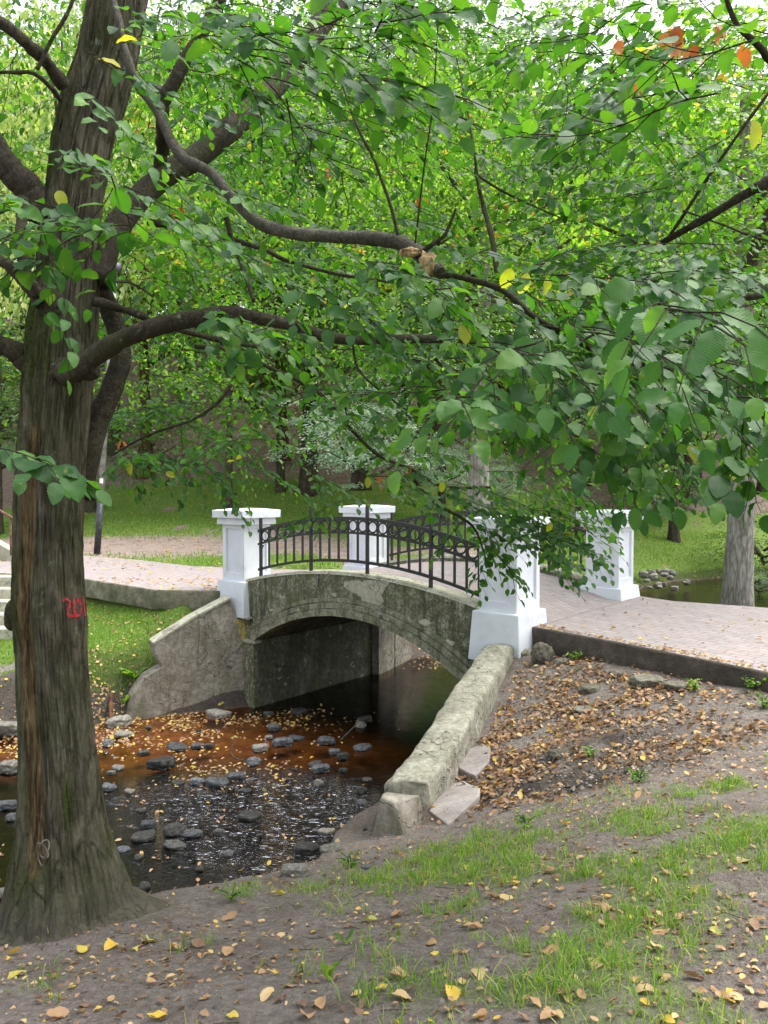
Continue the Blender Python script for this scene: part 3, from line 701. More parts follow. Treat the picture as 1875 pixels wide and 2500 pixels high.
# ------------------------------------------------------------------ railings
def bar(p, q, w):
    return tube([p, q], w * .707, 4)
def railing(v, label):
    root = tag(empty('iron_railing', (*B(CU, v), 0)), label, 'railing', 'black iron railings of the bridge')
    k = .06; zb = lambda u: .498 - k * (u - CU) ** 2
    zm = lambda u: zb(u) + .44; zt = lambda u: zb(u) + .662
    for fz, nm, h in ((zb, 'bottom_rail', .044), (zm, 'middle_rail', .037), (zt, 'top_rail', .050)):
        uu = np.linspace(.55, 5.12, 40); V = []; w = .02
        for u in uu:
            for dv, dz in ((-w, -h / 2), (w, -h / 2), (w, h / 2), (-w, h / 2)): V.append(B3(u, v + dv, fz(u) + dz))
        Fc = [[i * 4 + a, i * 4 + (a + 1) % 4, (i + 1) * 4 + (a + 1) % 4, (i + 1) * 4 + a] for i in range(39) for a in range(4)] + [[0, 1, 2, 3], [156, 157, 158, 159]]
        child(bm_obj(nm, V, Fc, MAT['iron']), root)
    posts = [5.05, 3.84, 2.64, 1.45]
    for u in posts:
        V, Fc = box_uv(u - .023, u + .023, v - .030, v + .014, ztop(u) - .03, zt(u) + .215); child(bm_obj('post', V, Fc, MAT['iron'], bevel=.003), root)
    edges = [5.05] + list(np.linspace(5.05, 3.84, 7)[1:]) + list(np.linspace(3.84, 2.64, 7)[1:]) + list(np.linspace(2.64, 1.45, 7)[1:]) + list(np.linspace(1.45, .65, 5)[1:])
    for i, u in enumerate(edges):
        if min(abs(u - p) for p in posts) > .05:
            V, Fc = box_uv(u - .0155, u + .0155, v - .013, v + .013, zb(u), zt(u)); child(bm_obj('baluster', V, Fc, MAT['iron']), root)
        if i:
            uc = (u + edges[i - 1]) / 2; zc = (zm(uc) + zt(uc)) / 2 - .002
            th = np.linspace(0, 2 * math.pi, 20, endpoint=False)
            pts = [B3(uc + .083 * math.cos(t), v, zc + .083 * math.sin(t)) for t in th]
            V, Fc = tube(pts, .0145, 6, closed=True); child(bm_obj('ring', V, Fc, MAT['iron'], smooth=True), root)
railing(.13, 'black iron railing with a band of rings along the near side of the bridge')
railing(3.72, 'black iron railing with a band of rings on the far side of the bridge')

# ------------------------------------------------------------------ wing walls
def on_plane(px, py, a, b):
    """photo pixel on the vertical plane through ground points a and b"""
    r = ray(px, py); a = np.asarray(a, float); b = np.asarray(b, float); n = np.array([b[1] - a[1], a[0] - b[0]])
    t = (a @ n) / (r[:2] @ n); return np.array([0, 0, EYE]) + r * t
def slab_from_px(name, px, a, b, thick, mat, label, cat, zbot=None, **kw):
    fr = [on_plane(x, y, a, b) for x, y in px]; nrm = np.array([-(b[1] - a[1]), b[0] - a[0], 0]); nrm = norm(nrm)
    if nrm[1] < 0: nrm = -nrm
    bk = [p + nrm * thick for p in fr]; k = len(fr)
    V = fr + bk; Fc = [list(range(k)), list(range(k, 2 * k))[::-1]] + [[i, (i + 1) % k, k + (i + 1) % k, k + i] for i in range(k)]
    return tag(bm_obj(name, V, Fc, mat, **kw), label, cat)
wa, wb = B(5.43, -.13), np.array([-4.35, 12.22])
slab_from_px('wing_wall', [(562, 1459), (608, 1580), (632, 1790), (300, 1800), (312, 1745), (322, 1700), (352, 1655), (396, 1628), (380, 1600), (372, 1570), (470, 1508)], wa, wb, .30,
             MAT['wing'], 'sloping cracked concrete wing wall with a broken end, left of the arch', 'wall', bevel=.012, sub=3, noise_amp=.022, noise_scale=2.5)
stn = [on_plane(x, y, wa, wb) - np.array([0, .006, 0]) for x, y in [(578, 1512), (596, 1510), (601, 1545), (602, 1578), (594, 1584), (584, 1550)]]
my = M('yellow lichen stain'); my.base(my.ramp(my.noise(my.coord(), 12, 5, .7), [(.4, (.20, .18, .09)), (.58, (.50, .38, .06))])); tag(bm_obj('lichen_patch', stn, [[0, 1, 2, 3, 4, 5]], my.m), 'yellow lichen stain running down the corner of the left wing wall', 'lichen')
nrm_ = norm(np.array([-(wb - wa)[1], (wb - wa)[0], 0])); nrm_ = nrm_ if nrm_[1] > 0 else -nrm_; tp_ = [on_plane(x, y, wa, wb) for x, y in [(562, 1459), (470, 1508), (374, 1569)]]
Vt = [p - nrm_ * .012 + [0, 0, .006] for p in tp_] + [p + nrm_ * .31 + [0, 0, .006] for p in tp_] + [p - nrm_ * .012 - [0, 0, .03] for p in tp_] + [p + nrm_ * .31 - [0, 0, .03] for p in tp_]
cp_ = bm_obj('wall_coping', Vt, [[0, 1, 4, 3], [1, 2, 5, 4], [0, 1, 7, 6], [1, 2, 8, 7], [3, 4, 10, 9], [4, 5, 11, 10], [2, 5, 11, 8], [0, 3, 9, 6], [6, 7, 10, 9], [7, 8, 11, 10]], MAT['cope'], sub=2, noise_amp=.008); cp_.parent = bpy.data.objects['wing_wall']
# right wing: thick low wall running down towards us
S_, E_ = np.array([1.47, 9.78]), np.array([.20, 6.62]); dr = norm(E_ - S_); nr = np.array([-dr[1], dr[0]])
def rw(t, s, z): p = S_ + (E_ - S_) * t - nr * s; return (p[0], p[1], z)
bm = bmesh.new(); n = 26; rows = []
prof = [(-.23, -1.0), (-.225, -.30), (-.215, -.035), (-.19, -.004), (.0, .012), (.185, .0), (.215, -.02), (.235, -.055), (.25, -.42), (.26, -1.0)]
for i in range(n + 1):
    t = -.03 + 1.03 * i / n; zt_ = -.40 - .50 * max(0, t) ** .92 - .02 * math.sin(t * 9)
    bulge = .03 * math.sin(t * 5 + 1); row = []
    for j, (s, z) in enumerate(prof):
        row.append(bm.verts.new(rw(t + (.012 * math.sin(j * 2.1) if i == n else 0), s * .86 + bulge, zt_ + (z if z > -.9 else -1.3))))
    rows.append(row)
for i in range(n):
    for j in range(len(prof) - 1): bm.faces.new([rows[i][j], rows[i][j + 1], rows[i + 1][j + 1], rows[i + 1][j]])
bm.faces.new(rows[0]); bm.faces.new(rows[-1][::-1]); bmesh.ops.recalc_face_normals(bm, faces=bm.faces)
bmesh.ops.triangulate(bm, faces=bm.faces)
for _ in range(2): bmesh.ops.subdivide_edges(bm, edges=[e for e in bm.edges if e.calc_length() > .09], cuts=1); bmesh.ops.triangulate(bm, faces=bm.faces)
bm.normal_update(); co = np.array([v.co[:] for v in bm.verts]); nn = (fbm(co[:, 0] * 4, co[:, 1] * 4, co[:, 2] * 4, 5) - .5) * .045 + (fbm(co[:, 0] * 13, co[:, 1] * 13, co[:, 2] * 13, 6) - .5) * .035
for v, a in zip(bm.verts, nn): v.co += v.normal * float(a)
me = bpy.data.meshes.new('wing_wall'); bm.to_mesh(me); bm.free()
tag(link('wing_wall', me, MAT['wingR'], smooth=True), 'long thick lichened concrete wing wall sloping down to the stream from the nearest pillar', 'wall')
slab_from_px('wing_wall', [(925, 1490), (1000, 1570), (1030, 1640), (1030, 1700), (925, 1700)], B(5.1, 3.95), (1.15, 17.9), .3, MAT['wing'], 'pale wing wall seen through the arch on the far side', 'wall', bevel=.01, sub=2, noise_amp=.02)

# ------------------------------------------------------------------ paths and kerbs
def path_mesh(poly, name):
    V, Fc = prism([tuple(p) for p in poly], PZ - .05, PZ, False)
    bm = bmesh.new(); vs = [bm.verts.new(p) for p in V]; n = len(poly)
    top = bm.faces.new([vs[i] for i in range(n, 2 * n)]); 
    for q in Fc[1:]: bm.faces.new([vs[i] for i in q])
    bmesh.ops.recalc_face_normals(bm, faces=bm.faces); bmesh.ops.triangulate(bm, faces=bm.faces)
    me = bpy.data.meshes.new(name); bm.to_mesh(me); bm.free()
    return tag(link(name, me, MAT['setts'], smooth=False), kind='structure')
path_mesh(path_right, 'paved_path'); path_mesh(path_left, 'paved_path')
def kerb(pts, w, depth, mat, seed=0, top=.004, step=.06):
    pts = np.array(pts, float); seg = np.linalg.norm(np.diff(pts, axis=0), axis=1); L = seg.sum(); n = int(L / step); cum = np.r_[0, np.cumsum(seg)]
    s = np.linspace(0, L, n); x = np.interp(s, cum, pts[:, 0]); y = np.interp(s, cum, pts[:, 1]); p = np.stack([x, y], 1)
    t = np.gradient(p, axis=0); t /= np.linalg.norm(t, axis=1)[:, None]; nn = np.stack([t[:, 1], -t[:, 0]], 1)
    prof = [(0, top), (w * .8, top), (w, top - .02), (w + .01, -depth * .4), (w + .03, -depth * .75), (w + .02, -depth)]
    V = []
    for j, (a, z) in enumerate(prof):
        f = fbm(p[:, 0] * 5 + j * .3, p[:, 1] * 5, z * 8, seed + 50, 4) - .5
        q = p + nn * (a + (f * (.13 if j > 2 else .03 if j > 0 else 0)))[:, None]
        V.append(np.stack([q[:, 0], q[:, 1], PZ + z + f * (0 if j < 3 else .05)], 1))
    V = np.array(V); k = len(prof); i = np.arange(k * n).reshape(k, n)
    Fc = np.stack([i[:-1, :-1], i[1:, :-1], i[1:, 1:], i[:-1, 1:]], -1).reshape(-1, 4)
    return tag(link('kerb', mesh_np('kerb', V.reshape(-1, 3), Fc), mat, smooth=True), kind='structure')
pr = path_right; kerb([pr[i] for i in (1, 2, 3, 4, 5)], .05, .42, MAT['kerb'], 1)
pl = path_left; kerb([pl[i] for i in (7, 8, 9, 10, 11)], .05, .34, MAT['kerbL'], 2)

# steps and handrail at the left edge of the view
st = tag(empty('stone_steps', (-8.0, 15.5, -1.0)), 'pale stone steps going down from the path at the left edge', 'steps')
for i in range(5):
    z = PZ - .02 - .2 * i; y0 = 16.3 - .38 * i
    V, Fc = prism([(-10.4, y0 - .42), (-6.55, y0 - .42), (-6.6, y0), (-10.4, y0)], z - .4, z); child(bm_obj('step', V, Fc, MAT['cope'], bevel=.02, sub=1, noise_amp=.012), st)
hr = tag(empty('handrail', (-9.0, 21.5, 0)), 'rusty tube handrail on a concrete flank at the left edge', 'handrail')
a, b = P(-120, 1175, 19.5), P(42, 1272, 19.0)
V, Fc = tube([a, (a + b) / 2, b], .035, 8); mr = M('rusty paint'); vec = mr.coord(); mr.base(mr.ramp(mr.noise(vec, 14, 6), [(.4, (.10, .045, .03)), (.6, (.20, .10, .075))])); child(bm_obj('rail', V, Fc, mr.m, smooth=True), hr)
for f in (.15, .9):
    p = a + (b - a) * f; V, Fc = tube([p, p - np.array([0, 0, .95])], .028, 8); child(bm_obj('post', V, Fc, mr.m, smooth=True), hr)
aa, bb_ = a - np.array([0, 0, .85]), b - np.array([0, 0, .85])
V = [aa, bb_, bb_ - [0, 0, .8], aa - [0, 0, 1.2]]; V = V + [p + np.array([0, .35, 0]) for p in V]
child(bm_obj('concrete_flank', V, [[0, 1, 2, 3], [4, 5, 6, 7], [0, 1, 5, 4], [1, 2, 6, 5], [2, 3, 7, 6], [3, 0, 4, 7]], MAT['cope'], bevel=.01), hr)

# lamp pole
lp = tag(empty('lamp_pole', tuple(G(237, 1345, -.2))), 'slim leaning pole painted black with a bare grey upper part beside the dirt path', 'lamp post')
q0, q1, q2 = P(237, 1352, 21.2), P(246, 1212, 21.2), P(262, 960, 21.2)
mp = M('chipped black paint'); vec = mp.coord(); mp.base(mp.ramp(mp.noise(vec, 9, 7, .75), [(.5, (.025, .028, .035)), (.62, (.09, .095, .11)), (.75, (.4, .41, .43))])); mp.set(Roughness=.5)
V, Fc = tube([q0, q1], [.092, .082], 14); child(bm_obj('black_base', V, Fc, mp.m, smooth=True), lp)
mg = M('weathered grey pole'); vec = mg.coord(); mg.base(mg.ramp(mg.noise(vec, 6, 6), [(.4, (.15, .15, .14)), (.65, (.32, .32, .30))]))
top = q2 + (q2 - q1) * 1.1
V, Fc = tube([q1 - (q2 - q1) * .002, q2, top], [.079, .075, .06], 14); child(bm_obj('upper_pole', V, Fc, mg.m, smooth=True), lp)
V, Fc = tube([top - [0, 0, .02], top + [0, 0, .1], top + [.0, 0, .38], top + [0, 0, .44]], [.07, .16, .22, .06], 12); child(bm_obj('lantern', V, Fc, MAT['iron'], smooth=True), lp)
V, Fc = merge([tube([P(247, 1180, 21.1), P(247.5, 1168, 21.1)], .05, 4)]); mw = M('white sticker'); mw.base((.75, .75, .73)); child(bm_obj('sticker', V, Fc, mw.m), lp)

# ------------------------------------------------------------------ stones
def stone_mesh(seed, flat=.6, blocky=0.0):
    bm = bmesh.new(); bmesh.ops.create_icosphere(bm, subdivisions=4, radius=1)
    co = np.array([v.co[:] for v in bm.verts])
    if blocky: co = np.sign(co) * np.abs(co) ** (1 - blocky); co /= np.abs(co).max()
    r = 1 + .55 * (fbm(co[:, 0] * 1.1 + seed * 7, co[:, 1] * 1.1, co[:, 2] * 1.1, seed, 2) - .5) + .34 * (np.abs(fbm(co[:, 0] * 2.6, co[:, 1] * 2.6, co[:, 2] * 2.6 + seed, seed + 9, 4) - .5) * 2 - .3)
    co = co * r[:, None] * np.array([1, .78, flat])
    for v, c in zip(bm.verts, co): v.co = c
    me = bpy.data.meshes.new('stone'); bm.to_mesh(me); bm.free(); me.polygons.foreach_set('use_smooth', [True] * len(me.polygons)); return me
SM = {}
for mn in ('stone_grey', 'stone_blue', 'stone_dark', 'stone_earth'):
    SM[mn] = []
    for k in range(5):
        me = stone_mesh(k + 3, (.5, .62, .42, .7, .5)[k], (0, .25, .35, 0, .45)[k]); me.materials.append(MAT[mn]); SM[mn].append(me)
def stone(px, py, w, mat, k, label, group=None, z=None, rz=None, name='stream_stone', sink=.25, d=None, cat='stone', hs=1.0):
    """w = width in photo px; the stone is set on the terrain where that pixel meets it"""
    if d is None:
        g = hit(px, py)
    else: g = P(px, py, d)
    r = w / F_PX * g[1] / 2
    me = SM[mat][k % 5]; o = bpy.data.objects.new(name, me); SC.collection.objects.link(o)
    o.scale = (r, r, r * hs); o.location = (g[0], g[1], g[2] + r * (.5 - sink) * .8 * hs); o.rotation_euler = (random.uniform(-.15, .15), random.uniform(-.15, .15), random.uniform(-.5, .5) if rz is None else rz)
    tag(o, label, cat, group); return o
s_ = K
big = [(255, 1567, 62, 'stone_grey', 1, 'rounded mossy boulder at the foot of the left wing wall', None), (268, 1590, 48, 'stone_grey', 0, 'flat stone lying in front of the mossy boulder by the left bank', None),
       (472, 1548, 62, 'stone_grey', 2, 'flat tan stone lying against the wall foot left of the arch', None), (350, 1655, 74, 'stone_dark', 4, 'dark wet layered stone with a raised top in the leafy shallows', None),
       (383, 1618, 52, 'stone_blue', 0, 'smooth grey stone at the tip of the orange sand', None), (310, 1630, 34, 'stone_dark', 4, 'small black square stone in the orange shallows', None),
       (377, 1800, 62, 'stone_dark', 3, 'round brown stone standing highest out of the riffle', None), (378, 1830, 54, 'stone_dark', 0, 'dark stone touching the round brown one', None),
       (415, 1805, 50, 'stone_blue', 0, 'flat blue-grey stone right of the round brown one', None), (310, 1812, 60, 'stone_dark', 2, 'low wet slab left of the round brown stone', None),
       (320, 1785, 40, 'stone_blue', 1, 'blue-grey stone left of the riffle near the trunk', None), (705, 1800, 44, 'stone_grey', 2, 'pale stone right of the riffle near the broken block', None),
       (660, 1840, 62, 'stone_dark', 1, 'rusty brown stone in the riffle before the near bank', None), (540, 1768, 58, 'stone_dark', 2, 'dark stone in the middle of the riffle', None),
       (234, 1705, 38, 'stone_blue', 1, 'grey stone just right of the big trunk', None), (562, 1620, 40, 'stone_grey', 1, 'small green-grey stone near the brown shallows', None),
       (548, 1650, 42, 'stone_blue', 3, 'oval blue stone below the green-grey one', None), (610, 1608, 56, 'stone_blue', 4, 'angular wet stone pair member under the arch approach', None),
       (640, 1598, 40, 'stone_blue', 2, 'angular bluish stone with green moss nearest the arch', None), (705, 1605, 48, 'stone_blue', 4, 'flat blue stone before the dark water under the arch', None),
       (783, 1618, 44, 'stone_blue', 0, 'rounded grey stone alone in the dark water', None), (722, 1627, 30, 'stone_blue', 1, 'small pointed stone left of the lone rounded one', None),
       (780, 1570, 32, 'stone_grey', 3, 'tan stone under the arch in dark water', None), (788, 1558, 34, 'stone_dark', 1, 'dark stone behind the tan one under the arch', None),
       (470, 1695, 60, 'stone_blue', 2, 'light grey flat stone of the middle cluster', None), (510, 1683, 52, 'stone_blue', 4, 'light grey block right of the middle cluster', None),
       (425, 1693, 40, 'stone_blue', 1, 'light grey stone left of the middle cluster', None), (692, 1665, 50, 'stone_blue', 4, 'leaf-covered flat stone right of the middle cluster', None),
       (635, 1890, 72, 'stone_grey', 1, 'earth-brown boulder half buried in the near bank', None), (715, 1838, 54, 'stone_grey', 2, 'pale flat stone at the near bank edge below the broken block', None),
       (580, 1545, 26, 'stone_dark', 1, 'small black stone on the orange sand', None), (645, 1540, 40, 'stone_dark', 0, 'thin black stone on the orange sand near the arch', None),
       (10, 1580, 84, 'stone_grey', 4, 'large flat brown stone left of the big trunk', None), (22, 1665, 70, 'stone_grey', 1, 'grey boulder with moss at the left edge of the stream', None),
       (15, 1745, 50, 'stone_blue', 1, 'blue cobble at the left edge near the trunk', None), (0, 1935, 46, 'stone_grey', 3, 'brown stone at the left edge beside the trunk base', None), (28, 1770, 40, 'stone_blue', 3, 'second blue cobble left of the trunk', None)]
for x, y, w, mt, k, lab, gp in big:
    stone(x * s_, y * s_, w * s_ * .88, mt, k, lab, 'named stones of the stream bed', sink=.2, hs=.8)
# smaller cobbles
rr = random.Random(5)
cob = []
while len(cob) < 46:
    x = rr.uniform(200, 820); y = rr.uniform(1560, 1930)
    if y > 1560 + 60 and x > 800 or (x > 640 and y < 1590): continue
    g = G(x * s_, y * s_, WATER)
    if poly_sd(np.array([g[0]]), np.array([g[1]]), CHAN)[0] > -.1: continue
    if any((x - a) ** 2 + ((y - b) * 1.6) ** 2 < 20 ** 2 for a, b in cob): continue
    cob.append((x, y))
    mt = rr.choice(['stone_blue', 'stone_dark', 'stone_blue', 'stone_dark', 'stone_grey'])
    zone = ['beside the big trunk', 'left of the riffle', 'in the middle of the stream', 'below the arch', 'near the wing wall'][min(4, int((x - 200) / 125))]; zone2 = ['on the orange sand', 'in the leafy shallows', 'among the middle cluster', 'in the dark riffle', 'under the near bank'][min(4, int((y - 1560) / 75))]
    stone(x * s_, y * s_, rr.uniform(9, 30) * s_, mt, rr.randrange(5), {'stone_blue': 'small wet blue-grey cobble ', 'stone_dark': 'small wet dark cobble ', 'stone_grey': 'small dull grey-brown cobble '}[mt] + zone2 + ', ' + zone,
          {'stone_blue': 'blue-grey cobbles in the stream', 'stone_dark': 'dark cobbles in the stream', 'stone_grey': 'grey-brown cobbles in the stream'}[mt], sink=.30, name='stream_cobble')
# boulders under the path at the nearest pillar
for x, y, w, d, lab, k, h_ in [(1172, 1411, 54, 9.55, 'round grey boulder under the path edge beside the nearest pillar', 3, 1.35), (1212, 1437, 34, 9.35, 'brown oval rock right of the round boulder', 1, 1.5), (1247, 1450, 50, 9.1, 'rounded rock half covered in soil and leaves', 0, 1.3),
                       (1290, 1492, 92, 8.6, 'wide mossy ledge rock below the path boulders', 2, 1.0), (1335, 1462, 40, 8.7, 'mossy rock at the right end of the boulder row', 1, 1.3), (1215, 1480, 70, 9.0, 'buff rock wedged below the round boulder', 0, 1.0), (1130, 1420, 50, 9.9, 'dark earth-stained stone behind the wing wall end', 1, 1.2),
                       (1267, 1533, 60, 8.0, 'low flat stone lying among leaves on the slope', 2, .6), (1215, 1630, 60, 6.9, 'dark rounded stone by the hollow in the black soil', 0, .9), (1400, 1470, 80, 8.3, 'broken concrete lump along the foot of the kerb', 4, .6), (1460, 1478, 50, 8.0, 'small concrete lump farther along the kerb foot', 2, .6)]:
    stone(x * K, y * K, w * K, 'stone_earth', k, lab, 'rocks on the slope below the path', d=None if y > 1500 else d, name='bank_rock', sink=.62, hs=h_)
# rocks along the far pool at right
rr = random.Random(8)
for i in range(26):
    x = rr.uniform(1380, 1490) if i < 20 else rr.uniform(1610, 1659); y = 1232 + rr.uniform(0, 38) + (x - 1400) * .05
    lab = ['brown', 'grey', 'pale', 'dark'][i % 4] + ' rounded stone ' + ('lowest in' if y > 1258 else 'highest in' if y < 1244 else 'inside') + ' the pile at the far pool, ' + ['left end', 'centre', 'right end'][min(2, max(0, int((x - 1380) / 37)))]
    stone(x * K, y * K, rr.uniform(9, 20) * K, 'stone_grey', rr.randrange(5), lab, 'stones along the far pool', d=28.5 - (y - 1232) * .09 + (x - 1400) * .01, name='pool_stone', sink=.5, hs=1.2)
# flagstones, broken block
def free_slab(name, px, zs, thick, mat, lab, cat, group=None, **kw):
    top = []
    for (x, y), z in zip(px, zs): top.append(G(x, y, z))
    k = len(top); bot = [p - np.array([0, 0, thick]) for p in top]
    V = top + bot; Fc = [list(range(k)), list(range(k, 2 * k))[::-1]] + [[i, (i + 1) % k, k + (i + 1) % k, k + i] for i in range(k)]
    return tag(bm_obj(name, V, Fc, mat, **kw), lab, cat, group)
def slab_zs(px, lift):
    c = np.mean(np.array(px, float), 0); g = hit(c[0], c[1], lift); e = .25; gz = lambda a, b: (hz(a + .3, b) + hz(a - .3, b) + hz(a, b + .3) + hz(a, b - .3)) / 4
    ax, ay = (gz(g[0] + e, g[1]) - gz(g[0] - e, g[1])) / (2 * e), (gz(g[0], g[1] + e) - gz(g[0], g[1] - e)) / (2 * e); out = []
    for x, y in px:
        r = ray(x, y); t = (g[2] - ax * g[0] - ay * g[1] - EYE) / (r[2] - ax * r[0] - ay * r[1]); out.append(EYE + r[2] * t)
    return out
pa = [(1108, 1868), (1140, 1828), (1180, 1815), (1198, 1826), (1194, 1858), (1160, 1893), (1140, 1885)]
pb = [(1047, 1978), (1092, 1903), (1115, 1898), (1172, 1925), (1170, 1942), (1120, 1990), (1092, 2012)]
free_slab('flagstone', pa, slab_zs(pa, .05), .07, MAT['slab'], 'upper smooth grey-pink flagstone lying beside the wing wall', 'stone slab', 'loose flagstones', bevel=.012, sub=2, noise_amp=.008)
free_slab('flagstone', pb, slab_zs(pb, .06), .09, MAT['slab'], 'lower and larger grey-pink flagstone beside the broken block', 'stone slab', 'loose flagstones', bevel=.015, sub=2, noise_amp=.010)
Vb = [P(900, 2045, 6.05), P(1000, 2048, 6.0), P(1032, 1985, 6.35), P(905, 2040, 6.5), P(930, 1945, 6.1), P(962, 1963, 6.05), P(1025, 1942, 6.25), P(1000, 1950, 6.6), P(940, 1940, 6.6)]
bm = bmesh.new(); [bm.verts.new(tuple(p + np.array([0, 0, .0 if i > 3 else -.12]))) for i, p in enumerate(Vb)]
bmesh.ops.convex_hull(bm, input=bm.verts); V = [v.co[:] for v in bm.verts]; bm.verts.index_update(); Fc = [[v.index for v in f.verts] for f in bm.faces]; bm.free()
tag(bm_obj('broken_block', V, Fc, MAT['wing'], bevel=.015, sub=3, noise_amp=.035, noise_scale=5), 'rough broken concrete block fallen at the lower end of the wing wall', 'concrete block')

# ------------------------------------------------------------------ main tree
TD = 3.9
prof = [(-900, 395, 490), (-500, 310, 420), (-200, 235, 352), (0, 185, 312), (100, 165, 298), (200, 130, 272), (300, 108, 242), (400, 98, 225), (500, 80, 216), (600, 76, 215), (700, 56, 213), (800, 46, 205), (900, 40, 195), (1000, 31, 186),
        (1100, 28, 183), (1200, 25, 180), (1300, 22, 186), (1400, 30, 190), (1500, 35, 196), (1600, 38, 206), (1700, 36, 220), (1800, 28, 240), (1850, 18, 255), (1900, 8, 274), (1950, -6, 292), (2000, -18, 305), (2080, -30, 325), (2200, -40, 340)]
pz, pxc, prr = [], [], []
for y, L, R in prof:
    a, b = D(L, y, TD), D(R, y, TD); pz.append(a[2]); pxc.append((a[0] + b[0]) / 2); prr.append((b[0] - a[0]) / 2)
o_ = np.argsort(pz); pz, pxc, prr = np.array(pz)[o_], np.array(pxc)[o_], np.array(prr)[o_]
GROUND_T = -.5
def trunk_pt(th, z, off=0.0):
    th = np.asarray(th, float); z = np.asarray(z, float)
    cx = np.interp(z, pz, pxc); r = np.interp(z, pz, prr)
    fl = np.clip((-.02 - z) / .5, 0, 1.6) ** 1.6
    lob = (.26 * np.clip(np.cos(th - .25), 0, 1) ** 5 + .16 * np.clip(np.cos(th - math.pi - .5), 0, 1) ** 4 + .20 * np.clip(np.cos(th + 1.35), 0, 1) ** 6 + .16 * np.clip(np.cos(th + 2.2), 0, 1) ** 8 + .3 * np.clip(np.cos(th - 1.9), 0, 1) ** 4)
    fold = .045 * np.sin(3 * th + 1.2 + .8 * z) + .030 * np.sin(5 * th - 1.1 * z + 2) + .022 * np.sin(8 * th + .9 * z)
    lowf = np.clip((.7 - z) / 1.2, 0, 1)
    fold = fold * (.55 + .9 * lowf) - .10 * lowf * np.exp(-(((th + 1.50 + .12 * z) / .09) ** 2)) 
    wound = np.exp(-(((th + 1.84 + .10 * np.sin(z * 2.2)) / .24) ** 2)) * sstep(-.35, -.1, z) * (1 - sstep(1.75, 2.1, z))
    bx, by = np.cos(th), np.sin(th)
    rg = .5 - np.abs(fbm(bx * 7 + 5 + .6 * np.sin(z * 3), by * 7, z * 1.4, 61, 3) - .5) * 4; rg2 = .5 - np.abs(fbm(bx * 17, by * 17, z * 3.4, 65, 3) - .5) * 4; rg3 = fbm(bx * 2.2, by * 2.2, z * 1.6, 68, 3) - .5
    rr_ = r * (1 + fold + .14 * rg3 + fl * lob - .11 * wound) + .016 * rg + .011 * rg2 + off
    return np.stack([cx + rr_ * bx, TD + .02 * z + rr_ * by, z], -1), wound
def _fit():
    th_ = np.linspace(-math.pi, math.pi, 240)
    ys = np.array([q[0] for q in prof]); Ls = np.array([q[1] for q in prof]); Rs = np.array([q[2] for q in prof])
    for it in range(4):
        for i, z in enumerate(pz):
            if z < -.55: continue
            q, _ = trunk_pt(th_, np.full(240, z)); cy = q[:, 1] * CP - (z - EYE) * SP; x = (q[:, 0] / cy * F_PX + 937.5) / K
            yy = (1250 - (TD * SP + (z - EYE) * CP) / (TD * CP - (z - EYE) * SP) * F_PX) / K
            tl_, tr_ = np.interp(yy, ys, Ls), np.interp(yy, ys, Rs); sc = K / F_PX * TD
            pxc[i] += ((tl_ + tr_) - (x.min() + x.max())) / 2 * sc * .8; prr[i] *= 1 + .8 * ((tr_ - tl_) / (x.max() - x.min()) - 1)
_fit()
nth, nzr = 340, 560
zz = np.linspace(-1.5, 5.6, nzr); th = np.linspace(0, 2 * math.pi, nth, endpoint=False)
TH, ZZ = np.meshgrid(th, zz); THs = (TH + math.pi) % (2 * math.pi) - math.pi
tp, wnd = trunk_pt(THs, ZZ)
ii = np.arange(nth * nzr).reshape(nzr, nth)
tf = np.stack([ii[:-1], np.roll(ii, -1, 1)[:-1], np.roll(ii, -1, 1)[1:], ii[1:]], -1).reshape(-1, 4)
# bark masks: r = bare wood of the long wound, g = bright moss, b = bare dusty foot
mossm = np.exp(-(((THs + .95) / .16) ** 2 + ((ZZ + .02 - .12) / .14) ** 2)) * 1.3 + np.exp(-(((THs + 2.6) / .5) ** 2 + ((ZZ - 3.1) / .7) ** 2)) + .8 * np.exp(-(((THs + 2.0) / .6) ** 2 + ((ZZ - 2.3) / .35) ** 2)) + .7 * np.exp(-(((THs + 2.6) / .4) ** 2 + ((ZZ - .3) / 3) ** 2))
mossm = mossm * (fbm(np.cos(TH) * 6, np.sin(TH) * 6, ZZ * 4, 71) * 1.9 - .2) + .6 * sstep(.0, -.4, ZZ) * fbm(np.cos(TH) * 4, np.sin(TH) * 4, ZZ * 3, 72) ** 2 * 2
tcol = np.stack([np.clip(wnd * 1.25, 0, 1), np.clip(mossm, 0, 1), sstep(-.22, -.5, ZZ)], -1).reshape(-1, 3)
mb, bcol = bark('old hornbeam trunk', (.05, .043, .028), (.15, .135, .095), (.29, .27, .205), .6, .22, 15, 1.3)
A = mb.sep(mb.attr('masks').outputs['Color'])
vec = mb.coord('Object', (1, 1, .10)); wn = mb.noise(vec, 42, 7, .7)
wood = mb.ramp(wn, [(.34, (.025, .015, .008)), (.48, (.13, .085, .042)), (.60, (.27, .20, .10)), (.74, (.42, .34, .20))])
c = mb.mix(mb.ramp(A[0], [(.25, 0), (.62, .92)]), bcol, wood)
c = mb.mix(mb.math('MULTIPLY', A[1], .85), c, mb.ramp(mb.noise(mb.coord(), 60, 3), [(.35, (.018, .035, .004)), (.65, (.075, .11, .012))]))
c = mb.mix(mb.math('MULTIPLY', A[2], .6), c, (.17, .15, .125))
mb.base(c)
tree = tag(empty('hornbeam_tree', (-1.5, TD, GROUND_T)), 'big old tree with a red painted number and a long bare wound on its trunk', 'tree')
child(link('trunk', mesh_np('trunk', tp.reshape(-1, 3), tf, col=tcol, colname='masks'), mb.m), tree)
